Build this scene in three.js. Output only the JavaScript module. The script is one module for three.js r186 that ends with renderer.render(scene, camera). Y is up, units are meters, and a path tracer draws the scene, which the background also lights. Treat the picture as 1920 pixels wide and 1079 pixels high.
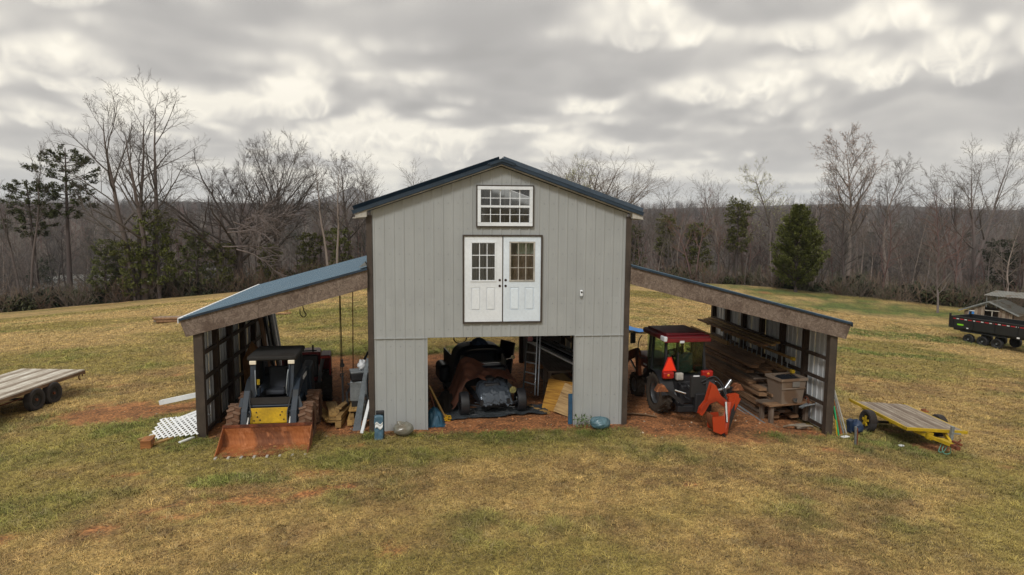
import * as THREE from 'three';
import { mergeGeometries } from 'three/addons/utils/BufferGeometryUtils.js';
import { RoundedBoxGeometry } from 'three/addons/geometries/RoundedBoxGeometry.js';

// ------------------------------------------------------------------ camera, sky, sun, exposure
const scene = new THREE.Scene();
const R = Math.PI / 180;
const camera = new THREE.PerspectiveCamera(45.72, 1024 / 575, 0.1, 20000);
camera.position.set(-1.79, 5.2, 16.18);
camera.rotation.order = 'YXZ';
camera.rotation.set(-6.14 * R, -7.19 * R, 0.386 * R);
const renderer = new THREE.WebGLRenderer();
renderer.toneMapping = THREE.LinearToneMapping;
renderer.toneMappingExposure = 1.2;
renderer.shadowMap.enabled = true;

const sun = new THREE.DirectionalLight(new THREE.Color(1, 0.985, 0.955), 1.5);
sun.position.set(-30, 62, 46);
sun.target.position.set(0, 0, -10);
sun.castShadow = true; sun.shadow.radius = 20;
sun.shadow.mapSize.set(4096, 4096);
Object.assign(sun.shadow.camera, { left: -60, right: 60, top: 60, bottom: -60, near: 1, far: 250 });
scene.add(sun, sun.target);

// seeded randoms and noise
function seeded(a) { return () => { a |= 0; a = a + 0x6D2B79F5 | 0; let t = Math.imul(a ^ a >>> 15, 1 | a); t = t + Math.imul(t ^ t >>> 7, 61 | t) ^ t; return ((t ^ t >>> 14) >>> 0) / 4294967296; }; }
let rnd = seeded(11);
const rr = (a, b) => a + (b - a) * rnd();
const pick = (a) => a[Math.floor(rnd() * a.length)];
const clamp = (x, a = 0, b = 1) => x < a ? a : x > b ? b : x;
const sstep = (a, b, x) => { const t = clamp((x - a) / (b - a)); return t * t * (3 - 2 * t); };
const mix = (a, b, t) => a + (b - a) * t;
function hash(x, y, s) { let h = Math.imul(x, 374761393) + Math.imul(y, 668265263) + Math.imul(s, 2147483647) | 0; h = Math.imul(h ^ h >>> 13, 1274126177); h ^= h >>> 16; return (h >>> 0) / 4294967296; }
function vn(x, y, s = 0, per = 0) {
  let i = Math.floor(x), j = Math.floor(y); const f = x - i, g = y - j;
  const u = f * f * f * (f * (f * 6 - 15) + 10), v = g * g * g * (g * (g * 6 - 15) + 10);
  let i1 = i + 1, j1 = j + 1;
  if (per) { i = ((i % per) + per) % per; j = ((j % per) + per) % per; i1 = ((i1 % per) + per) % per; j1 = ((j1 % per) + per) % per; }
  const a = hash(i, j, s), b = hash(i1, j, s), c = hash(i, j1, s), d = hash(i1, j1, s);
  return a + (b - a) * u + (c - a) * v + (a - b - c + d) * u * v;
}
function fbm(x, y, o = 4, s = 0, per = 0, gain = 0.5) {
  let t = 0, a = 1, n = 0;
  for (let k = 0; k < o; k++) { t += a * vn(x, y, s + k * 17, per); n += a; a *= gain; x *= 2; y *= 2; per *= 2; }
  return t / n;
}

const CLOUD_CUT = 0.41;
{ // broken overcast: one layer of stratocumulus, marched as a volume lit from above, with bright thin cloud over it; the same all round
  const N = 1536, PER = 24, thick = new Float32Array(N * N), base = new Float32Array(N * N);
  for (let j = 0; j < N; j++) for (let i = 0; i < N; i++) {
    const u = i / N * PER, v = j / N * PER;
    const wu = u + (vn(u, v, 90, PER) - 0.5) * 0.5, wv = v + (vn(u, v, 91, PER) - 0.5) * 0.5;
    let b = 0, a = 1, n = 0, f = 3;
    for (let k = 0; k < 5; k++) { b += a * (1 - Math.abs(2 * vn(wu * f, wv * f, 20 + k, PER * f) - 1)); n += a; a *= 0.53; f *= 2; }
    const big = vn(wu * 0.5, wv * 0.5, 5, PER / 2) * 0.24 + vn(wu, wv, 6, PER) * 0.38 + vn(wu * 2, wv * 2, 8, PER * 2) * 0.38;
    const q = clamp((big * 0.62 + b / n * 0.38 - CLOUD_CUT) * 4.4, 0, 1); thick[j * N + i] = Math.pow(q, 0.7) * (0.45 + 0.75 * vn(wu * 0.8 + 3, wv * 0.8, 14, 0));
    base[j * N + i] = (vn(wu * 2, wv * 2, 40, PER * 2) * 0.45 + vn(wu * 5, wv * 5, 41, PER * 5) * 0.35 + vn(wu * 11, wv * 11, 42, PER * 11) * 0.2) * 0.07;
  }
  const at = (m, u, v) => {
    u = (u / PER - Math.floor(u / PER)) * N; v = (v / PER - Math.floor(v / PER)) * N;
    const i = Math.floor(u), j = Math.floor(v), f = u - i, g = v - j, i0 = i % N, i1 = (i + 1) % N, j0 = j % N * N, j1 = (j + 1) % N * N;
    return (m[j0 + i0] * (1 - f) + m[j0 + i1] * f) * (1 - g) + (m[j1 + i0] * (1 - f) + m[j1 + i1] * f) * g;
  };
  const W = 4096, H = 2048, data = new Float32Array(W * H * 4), HM = 0.3;
  for (let row = H / 2 - 4; row < H; row++) {
    const up = Math.max(0.0015, ((row + 0.5) / H - 0.5) * Math.PI), y = Math.sin(up), c = Math.cos(up), k = 0.92 / (y + 0.1);
    const steps = Math.round(16 + 34 * Math.max(0, 1 - y * 2.2)), ds = HM / steps * Math.min(k, 7);
    for (let col = 0; col < W; col++) {
      const az = ((col + 0.5) / W - 0.5) * 2 * Math.PI, x = Math.cos(az) * c * k + 40.3, z = Math.sin(az) * c * k + 11.7, dx = x - 40.3, dz = z - 11.7;
      let T = 1, L = 0, jit = 0.5 + (hash(col, row, 3) - 0.5) * 0.3;
      for (let s = 0; s < steps && T > 0.03; s++) {
        const h = (s + jit) / steps * HM, u = 40.3 + dx * (1 + h), v = 11.7 + dz * (1 + h);
        const t = at(thick, u, v) * HM; if (t <= 0.004) continue;
        const b0 = at(base, u, v) * Math.min(1, t * 6);
        const inside = Math.min(1, (h - b0) * 22, (t - h) * 14 + 0.25); if (inside <= 0) continue;
        const al = 1 - Math.exp(-inside * ds * 34);
        const lit = (0.42 + 0.5 * Math.exp(-Math.max(0, t - h) * 14)) * (0.74 + 7.4 * at(base, u, v));
        L += T * al * lit; T *= 1 - al;
      }
      const thin = fbm(dx * 0.5 + 9, dz * 0.5, 4, 77);
      L += T * (0.9 + 0.3 * (thin - 0.45));
      const far = sstep(0.17, 0, y);
      L = mix(L, 0.66, far * 0.5);
      const warm = clamp((L - 0.42) / 0.4), i = (row * W + col) * 4;
      L *= 0.98; data[i] = L * mix(1.025, 1.045, warm); data[i + 1] = L * mix(0.985, 0.985, warm); data[i + 2] = L * mix(0.94, 0.86, warm); data[i + 3] = 1;
    }
  }
  for (let i = 0; i < W * (H / 2 - 4) * 4; i += 4) { data[i] = 0.3; data[i + 1] = 0.28; data[i + 2] = 0.24; data[i + 3] = 1; }
  const t = new THREE.DataTexture(data, W, H, THREE.RGBAFormat, THREE.FloatType);
  t.mapping = THREE.EquirectangularReflectionMapping; t.magFilter = THREE.LinearFilter; t.needsUpdate = true;
  scene.background = t; scene.environment = t;
}

// ------------------------------------------------------------------ helpers
const used = {};
function numbered(n) { used[n] = (used[n] ?? -1) + 1; return used[n] ? n + '_' + String(used[n]).padStart(3, '0') : n; }
function tag(o, label, category, group, kind) { if (label) o.userData.label = label; if (category) o.userData.category = category; if (group) o.userData.group = group; if (kind) o.userData.kind = kind; return o; }
function thing(name, label, category, [x, y, z] = [0, 0, 0], turn = 0, group) {
  const o = new THREE.Group(); o.name = numbered(name); scene.add(o); o.position.set(x, y, z); o.rotation.y = turn;
  return tag(o, label, category, group);
}
function sub(name, parent, x = 0, y = 0, z = 0, ry = 0) { const o = new THREE.Group(); o.name = name; parent.add(o); o.position.set(x, y, z); o.rotation.y = ry; return o; }
function flat(g) { if (g.index) g = g.toNonIndexed(); for (const k of Object.keys(g.attributes)) if (!['position', 'normal', 'uv', 'color'].includes(k)) g.deleteAttribute(k); g.clearGroups?.(); return g; }
const join = (a) => Array.isArray(a) ? (a.length === 1 ? a[0] : mergeGeometries(a.map(flat))) : a;
function put(name, geos, m, parent, label) {
  const o = new THREE.Mesh(join(geos), m); o.name = name; o.castShadow = o.receiveShadow = true; parent.add(o);
  if (label) o.userData.label = label; return o;
}
function solo(name, label, category, geos, m, [x, y, z] = [0, 0, 0], turn = 0, group) { // a thing of one mesh
  const o = put(numbered(name), geos, m, scene); o.position.set(x, y, z); o.rotation.y = turn; return tag(o, label, category, group);
}
function setting(name, g, m) { const o = put(numbered(name), g, m, scene); o.userData.kind = 'structure'; return o; }
const E3 = new THREE.Euler(), M4 = new THREE.Matrix4(), Q4 = new THREE.Quaternion(), V = (x, y, z) => new THREE.Vector3(x, y, z);
function mv(g, x = 0, y = 0, z = 0, rx = 0, ry = 0, rz = 0) { M4.compose(V(x, y, z), Q4.setFromEuler(E3.set(rx, ry, rz)), V(1, 1, 1)); return g.applyMatrix4(M4); }
function boxuv(g, long = 0) { // uv in metres by the way each face points; u runs along the longest side
  g = flat(g); const p = g.attributes.position, n = g.attributes.normal; let uv = g.attributes.uv;
  if (!uv) { uv = new THREE.BufferAttribute(new Float32Array(p.count * 2), 2); g.setAttribute('uv', uv); }
  g.computeBoundingBox(); const s = g.boundingBox.getSize(V(0, 0, 0)).toArray(), L = s.indexOf(Math.max(...s));
  for (let i = 0; i < p.count; i++) {
    const a = [Math.abs(n.getX(i)), Math.abs(n.getY(i)), Math.abs(n.getZ(i))], k = a.indexOf(Math.max(...a)), o = [0, 1, 2].filter((q) => q !== k);
    if (o[1] === L) o.reverse();
    const c = [p.getX(i), p.getY(i), p.getZ(i)]; uv.setXY(i, c[o[0]] + long, c[o[1]] + long * 0.37);
  }
  return g;
}
const B = (w, h, d, x, y, z, rx, ry, rz) => mv(boxuv(new THREE.BoxGeometry(w, h, d), rnd() * 5), x, y, z, rx, ry, rz);
const RB = (w, h, d, r, x, y, z, rx, ry, rz, n = 2) => mv(boxuv(new RoundedBoxGeometry(w, h, d, n, Math.min(r, w / 2.01, h / 2.01, d / 2.01)), rnd() * 5), x, y, z, rx, ry, rz);
const CY = (a, b, h, n, x, y, z, rx, ry, rz, open = false) => mv(flat(new THREE.CylinderGeometry(a, b, h, n, 1, open)), x, y, z, rx, ry, rz);
const SP = (r, x, y, z, n = 10) => mv(flat(new THREE.SphereGeometry(r, n, Math.ceil(n * 0.6))), x, y, z);
const TO = (r, t, n, x, y, z, rx, ry, rz, arc = Math.PI * 2) => mv(flat(new THREE.TorusGeometry(r, t, 6, n, arc)), x, y, z, rx, ry, rz);
function along(g, p, q, roll = 0) { // turns something that lies along z (centred) so that it runs from p to q
  const a = V(...p), b = V(...q), d = b.clone().sub(a).normalize(), up = Math.abs(d.y) > 0.99 ? V(1, 0, 0) : V(0, 1, 0);
  const x = up.clone().cross(d).normalize(), y = d.clone().cross(x);
  const m = new THREE.Matrix4().makeBasis(x, y, d); if (roll) m.multiply(new THREE.Matrix4().makeRotationZ(roll));
  m.setPosition(a.add(b).multiplyScalar(0.5)); return g.applyMatrix4(m);
}
const dist = (p, q) => Math.hypot(p[0] - q[0], p[1] - q[1], p[2] - q[2]);
const BAR = (p, q, w, h, roll) => along(boxuv(new THREE.BoxGeometry(w, h, dist(p, q)), rnd() * 5), p, q, roll);
const PIPE = (p, q, r, n = 8, r2 = r) => along(flat(new THREE.CylinderGeometry(r2, r, dist(p, q), n)).rotateX(Math.PI / 2), p, q);
const TU = (pts, r, seg = 16, n = 6, closed = false) => flat(new THREE.TubeGeometry(new THREE.CatmullRomCurve3(pts.map((p) => V(...p)), closed), seg, r, n, closed));
function PR(pts, depth, bevel = 0) { // polygon in xy, thickness along z, centred
  const s = new THREE.Shape(pts.map((p) => new THREE.Vector2(p[0], p[1])));
  const g = new THREE.ExtrudeGeometry(s, { depth: depth - 2 * bevel, bevelEnabled: bevel > 0, bevelThickness: bevel, bevelSize: bevel, bevelOffset: -bevel, bevelSegments: 2, curveSegments: 8 });
  return boxuv(g.translate(0, 0, -depth / 2 + bevel), rnd() * 3);
}
const LA = (pts, n = 24) => flat(new THREE.LatheGeometry(pts.map((p) => new THREE.Vector2(p[0], p[1])), n));
function sheet(nu, nv, f, thick = 0) { // a bent sheet from f(u, v) -> [x, y, z], two-sided with a little thickness
  const g = new THREE.PlaneGeometry(1, 1, nu, nv), p = g.attributes.position, uv = g.attributes.uv;
  for (let i = 0; i < p.count; i++) { const u = uv.getX(i), v = uv.getY(i), q = f(u, v); p.setXYZ(i, q[0], q[1], q[2]); }
  for (let i = 0; i < p.count; i++) uv.setXY(i, p.getX(i) + p.getY(i) * 0.3, p.getZ(i) + p.getY(i) * 0.6);
  g.computeVertexNormals();
  if (!thick) return flat(g);
  const n = g.attributes.normal, h = g.clone(), hp = h.attributes.position;
  for (let i = 0; i < p.count; i++) hp.setXYZ(i, p.getX(i) - n.getX(i) * thick, p.getY(i) - n.getY(i) * thick, p.getZ(i) - n.getZ(i) * thick);
  return mergeGeometries([flat(g), flat(h)]);
}

// ------------------------------------------------------------------ textures and materials
function tex(N, metres, f, srgb = true) {
  const d = new Uint8Array(N * N * 4);
  for (let j = 0; j < N; j++) for (let i = 0; i < N; i++) { const c = f(i / N, j / N), k = (j * N + i) * 4; for (let q = 0; q < 3; q++) d[k + q] = clamp(Array.isArray(c) ? c[q] : c, 0, 255); d[k + 3] = 255; }
  const t = new THREE.DataTexture(d, N, N); t.wrapS = t.wrapT = THREE.RepeatWrapping; t.magFilter = t.minFilter = THREE.LinearFilter; t.repeat.set(1 / metres, 1 / metres);
  if (srgb) t.colorSpace = THREE.SRGBColorSpace; t.needsUpdate = true; return t;
}
function mat(color, rough = 0.8, o = {}) { return new THREE.MeshStandardMaterial({ color, roughness: rough, side: THREE.DoubleSide, ...o }); }
const tint = (a, k) => a.map((x) => x * k);
const lerp3 = (a, b, t) => [mix(a[0], b[0], t), mix(a[1], b[1], t), mix(a[2], b[2], t)];
// near-white blotches for paint and metal, so that no surface is one flat tone
const streak = tex(512, 3.2, (u, v) => { const a = fbm(u * 26, v * 2, 3, 203, 0), b = fbm(u * 90, v * 3, 2, 206, 0), n = fbm(u * 5, v * 5, 4, 209, 5), L = 232 + (a - 0.5) * 9 + (b - 0.5) * 5 + (n - 0.5) * 16; return [L, L, L]; });
const worn = tex(256, 1.6, (u, v) => { const n = fbm(u * 6, v * 6, 5, 3, 6), s = fbm(u * 40, v * 40, 2, 9, 40); return 205 + (n - 0.5) * 70 + (s - 0.5) * 34; });
const clean = tex(256, 2.4, (u, v) => { const n = fbm(u * 4, v * 4, 5, 103, 4), s = fbm(u * 48, v * 48, 2, 109, 48); return 236 + (n - 0.5) * 26 + (s - 0.5) * 12; });
const dusty = tex(512, 2.2, (u, v) => { const n = fbm(u * 5, v * 5, 5, 13, 5), s = fbm(u * 64, v * 64, 2, 19, 64); return lerp3([225, 222, 216], [170, 140, 112], sstep(0.5, 0.75, n) * 0.6 + s * 0.12); });
const wood = tex(512, 1.2, (u, v) => { // grain along u
  const g = fbm(u * 4, v * 60, 4, 31, 4 * 1) * 0 + fbm(u * 3, v * 48, 3, 31, 0), w = vn(u * 6, v * 6, 37, 6), f = vn(u * 12, v * 180, 39, 0);
  return lerp3([232, 224, 210], [120, 100, 80], clamp((g - 0.35) * 1.5) * 0.6 + w * 0.22 + f * 0.22);
});
const osb = tex(512, 1.5, (u, v) => {
  let best = 0, tone = 0.5;
  for (let k = 0; k < 3; k++) { const a = k * 1.05 + 0.3, c = Math.cos(a), s = Math.sin(a), x = u * 512, y = v * 512, X = (x * c + y * s) / 34, Y = (-x * s + y * c) / 7; const i = Math.floor(X + 0.5 * (Math.floor(Y) & 1)), h = hash(i, Math.floor(Y), 50 + k), pr = hash(i, Math.floor(Y), 60 + k); if (pr > best) { best = pr; tone = h; } }
  const st = fbm(u * 5, v * 5, 4, 71, 5);
  return lerp3(lerp3([196, 187, 177], [144, 133, 124], tone), [108, 92, 82], sstep(0.48, 0.75, st) * 0.55);
});
const rust = tex(512, 1.4, (u, v) => { const n = fbm(u * 4, v * 4, 6, 81, 4), s = fbm(u * 50, v * 50, 2, 85, 50), p = fbm(u * 9, v * 9, 4, 88, 9); return lerp3(lerp3([160, 104, 62], [114, 74, 50], sstep(0.35, 0.65, n)), [182, 130, 98], sstep(0.64, 0.76, p) * 0.7).map((x) => x + (s - 0.5) * 34); });
const grain = tex(256, 0.5, (u, v) => 128 + (fbm(u * 32, v * 32, 3, 91, 32) - 0.5) * 160, false);
const MT = {
  siding: mat(0xacafaf, 0.48, { map: streak }), sidingIn: mat(0xc9ccce, 0.5, { map: clean }), brown: mat(0x51453c, 0.6, { map: worn }), navy: mat(0x2b4053, 0.45, { map: worn }),
  roof: mat(0x4b687c, 0.4, { map: clean }), white: mat(0xeef3f8, 0.5, { map: clean }), whiteCool: mat(0xe6f1fb, 0.45, { map: clean }), offwhite: mat(0xcfcac0, 0.6, { map: worn }),
  post: mat(0x55473d, 0.85, { map: wood }), girt: mat(0x50443c, 0.85, { map: wood }), osb: mat(0xab9f97, 0.85, { map: osb }),
  glassDark: new THREE.MeshPhysicalMaterial({ color: 0xffffff, roughness: 0.04, transmission: 1, thickness: 0, ior: 1.5, side: THREE.DoubleSide }),
  glassGreen: new THREE.MeshPhysicalMaterial({ color: 0xe0eddc, roughness: 0.04, transmission: 1, thickness: 0, ior: 1.5, side: THREE.DoubleSide }),
  black: mat(0x26262a, 0.55, { map: worn }), blackMatte: mat(0x2c2b2b, 0.9, { map: dusty }), rubber: mat(0x38363a, 0.88, { map: dusty }), mudRubber: mat(0x7d6353, 0.95, { map: dusty }),
  steel: mat(0xb6bac0, 0.3, { metalness: 0.85, map: worn }), galv: mat(0xa9b0b5, 0.45, { metalness: 0.5, map: worn }), chrome: mat(0xe6e8ec, 0.12, { metalness: 1 }),
  rust: mat(0xf2dcc0, 0.8, { map: rust, bumpMap: grain, bumpScale: 0.002 }), rustDark: mat(0xb09082, 0.85, { map: rust }),
  blueSteel: mat(0x223041, 0.5, { map: dusty }), yellow: mat(0xe0b30c, 0.5, { map: worn }), yellowPaint: mat(0xd8b41e, 0.5, { map: worn }),
  red: mat(0x8c1a20, 0.5, { map: worn }), redBright: mat(0xc9251c, 0.4, { map: worn }), orange: mat(0xbd421a, 0.45, { map: dusty }), seat: mat(0x3a3f48, 0.75, { map: worn }),
  pine: mat(0xd9b878, 0.75, { map: wood }), pineOld: mat(0xb89c68, 0.8, { map: wood }), greyWood: mat(0xb4b0ae, 0.9, { map: wood }), greyWoodDark: mat(0x8f8580, 0.9, { map: wood }), barnWood: mat(0xa98b70, 0.9, { map: wood }), barnWoodDark: mat(0x8d7460, 0.9, { map: wood }),
  paleWood: mat(0xeef4fb, 0.9, { map: wood }), concrete: mat(0x9b958b, 0.9, { map: dusty }), pvc: mat(0xeaedf0, 0.45, { map: clean }),
};

// ------------------------------------------------------------------ the lie of the land
const soft = (t, k) => k * Math.log1p(Math.exp(clamp(t / k, -40, 40)));
function land(x, z) {
  let tr = -4.5 * Math.tanh(soft(x - 3.8, 0.8) * 0.1 / 4.5); const tl = -2.2 * Math.tanh(soft(-x - 7.5, 1) * 0.07 / 2.2);
  const fd = sstep(0, 1, (z + 55) / 38); tr *= 0.04 + 0.96 * fd;
  const r = Math.hypot(x, z - 2), q = Math.max(0, r - 12);
  let h = tr + tl - (q < 62 ? 0.0008 * q * q : 0.0008 * 62 * 62 + 0.0992 * (q - 62)) - 0.02 * Math.max(0, r - 70);
  h = -12 + soft(h + 12, 2);
  if (r > 90) h += sstep(120, 700, r) * (12 + 10 * (fbm(x / 260, z / 260, 3, 200) - 0.45)) + sstep(90, 200, r) * (fbm(x / 60, z / 60, 3, 210) - 0.5) * 3 + sstep(700, 1900, r) * (16 + 40 * (fbm(x / 500, z / 500, 3, 220) - 0.35));
  return h;
}
const bump = (x, z) => r0(x, z) ? (fbm(x * 0.9, z * 0.9, 3, 230) - 0.5) * 0.07 : 0;
const r0 = (x, z) => Math.abs(x) < 60 && Math.abs(z) < 60;
const ground = (x, z) => land(x, z) + bump(x, z);
// the wood's edge, from the left to the right of the field
const EDGE = [[-160, -20], [-70, -38], [-46, -47], [-41, -50.5], [-33, -53], [-28, -54], [-20, -55], [-14, -58], [0, -62], [12, -63], [23, -61], [27, -58], [33, -53.5], [35.6, -48], [39, -45], [43, -42.6], [47, -41], [52, -40], [62, -37], [90, -30], [180, 0]];
function beyond(x, z) { // metres behind the edge of the wood (roughly)
  if (x <= EDGE[0][0]) return EDGE[0][1] - z; 
  for (let k = 1; k < EDGE.length; k++) if (x <= EDGE[k][0]) { const a = EDGE[k - 1], b = EDGE[k]; return mix(a[1], b[1], (x - a[0]) / (b[0] - a[0])) - z; }
  return EDGE.at(-1)[1] - z;
}
const blob = (x, z, cx, cz, rx, rz, s) => { const d = Math.hypot((x - cx) / rx, (z - cz) / rz); return d > 1.65 ? 0 : sstep(1.15, 0.55, d + (fbm(x * 1.1, z * 1.1, 3, s) - 0.5) * 0.95); };
function dirtAt(x, z) {
  const ed = (fbm(x * 1.3, z * 1.3, 3, 301) - 0.5) * 1.3;
  let d = sstep(0.6, -0.1, z - 0.15 + ed * 0.6 - (x > 3.3 ? 0.5 * sstep(6.9, 5, x) : x < -3 ? -0.2 : 0)) * sstep(-9.6, -8.2, z + ed) * sstep(-7.6, -6.9, x) * sstep(8.7, 8.2, x + ed * 0.3);
  d = Math.max(d, blob(x, z, -10.1, -2.9, 2.3, 1.2, 303) * 0.9, blob(x, z, 11.1, 0.55, 0.75, 0.4, 304), blob(x, z, 5.4, 0.7, 1.5, 0.7, 311) * 0.8);
  const t = clamp((x + 9) / 6), lz = mix(4.9, 3.3, t), streak = Math.exp(-(((z - lz) / 0.45) ** 2)) * sstep(-11, -9, x) * sstep(-1.2, -3.5, x);
  d = Math.max(d, streak * sstep(0.46, 0.68, fbm(x * 1.8, z * 3, 4, 305)), blob(x, z, -4.4, 2.6, 0.8, 0.3, 306) * 0.6, sstep(0.76, 0.86, fbm(x * 0.9, z * 1.4, 4, 307)) * 0.8);
  return clamp(d);
}
function greenAt(x, z) {
  let g = sstep(0.54, 0.72, fbm(x * 0.35 + 20, z * 0.55, 4, 311)) * 0.55;
  const wob = (fbm(x * 1.5, z * 1.5, 3, 312) - 0.5) * 1.1;
  g = Math.max(g, 0.9 * sstep(1.1, 0.3, z + wob) * sstep(-0.45, 0.2, z + wob) * (x > -3.2 && x < 9.4 ? 1 : x < -6.6 && x > -7.6 ? 0.9 : 0.25),
    0.85 * blob(x, z, 9.9, 0.9, 1.8, 0.8, 313), 0.75 * blob(x, z, 10.6, -0.4, 1.4, 1.2, 319), 0.8 * blob(x, z, -5.7, 2.75, 1.3, 0.32, 314), 0.7 * blob(x, z, -8.6, -1.2, 1.8, 1.1, 315), 0.6 * blob(x, z, -12, -2.6, 3.2, 1.0, 316),
    0.75 * blob(x, z, -2, -9.6, 10, 0.9, 317), 1.2 * sstep(6, 1.5, Math.abs(beyond(x, z) + 7 + wob * 5)) * sstep(14, 30, x), 0.5 * blob(x, z, -9, -21, 6, 2.4, 318), 1.3 * blob(x, z, 29, -25, 12, 2.0, 320), 1.3 * blob(x, z, 34, -37, 15, 3.2, 321), 1.1 * blob(x, z, 20, -16, 7, 1.0, 322));
  return clamp(g) * (0.35 + 0.65 * sstep(0.36, 0.6, fbm(x * 2.6, z * 2.6, 3, 329)));
}
const TAN = [0.46, 0.315, 0.115], BRN = [0.3, 0.19, 0.078], OLV = [0.29, 0.235, 0.06], GRN = [0.125, 0.17, 0.03], CLAY = [0.42, 0.175, 0.066], LITTER = [0.115, 0.09, 0.078];
function turf(x, z) {
  const a = fbm(x * 0.16, z * 0.3, 4, 331), b = fbm(x * 0.75, z * 0.9, 4, 332), c = fbm(x * 3.2, z * 3.2, 3, 333);
  let col = lerp3(TAN, BRN, sstep(0.42, 0.66, b * 0.6 + c * 0.4)); col = lerp3(col, OLV, sstep(0.36, 0.58, a) * 0.85);
  if (z < -12) col = lerp3(col, [0.54, 0.375, 0.155], sstep(-7, -22, z) * sstep(0.66, 0.46, a) * 0.9);
  return lerp3(col, GRN, greenAt(x, z));
}
{
  const N = 420, A = 7, S = 3000, ax = [], g = new THREE.PlaneGeometry(1, 1, N, N), p = g.attributes.position, uv = g.attributes.uv, col = new Float32Array(p.count * 3);
  for (let i = 0; i <= N; i++) ax.push(S * Math.sinh(A * (i / N * 2 - 1)) / Math.sinh(A));
  for (let j = 0; j <= N; j++) for (let i = 0; i <= N; i++) {
    const k = j * (N + 1) + i, x = ax[i], z = ax[j] - 1; p.setXYZ(k, x, ground(x, z), z); uv.setXY(k, x, z);
    const w = beyond(x, z); let c = turf(x, z); c = lerp3(c, tint(CLAY, 0.85 + 0.4 * fbm(x * 2.5, z * 2.5, 3, 341)), dirtAt(x, z));
    c = lerp3(c, tint(LITTER, 0.8 + 0.5 * fbm(x / 9, z / 9, 3, 342)), sstep(-1.5, 2.5, w + (fbm(x * 0.5, z * 0.5, 2, 343) - 0.5) * 3));
    col.set(c, k * 3);
  }
  g.setAttribute('color', new THREE.BufferAttribute(col, 3)); g.computeVertexNormals();
  const fib = tex(1024, 3.1, (u, v) => { const n = fbm(u * 90, v * 90, 3, 351, 90), m = fbm(u * 14, v * 14, 4, 355, 14), s = fbm(u * 5, v * 5, 3, 359, 5); const L = 200 + (n - 0.5) * 190 + (m - 0.5) * 120 + (s - 0.5) * 36; return [L, L * 0.985, L * 0.95]; });
  const o = setting('ground', g, mat(0xffffff, 1, { vertexColors: true, map: fib, bumpMap: fib, bumpScale: 0.02 })); 
}
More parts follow.
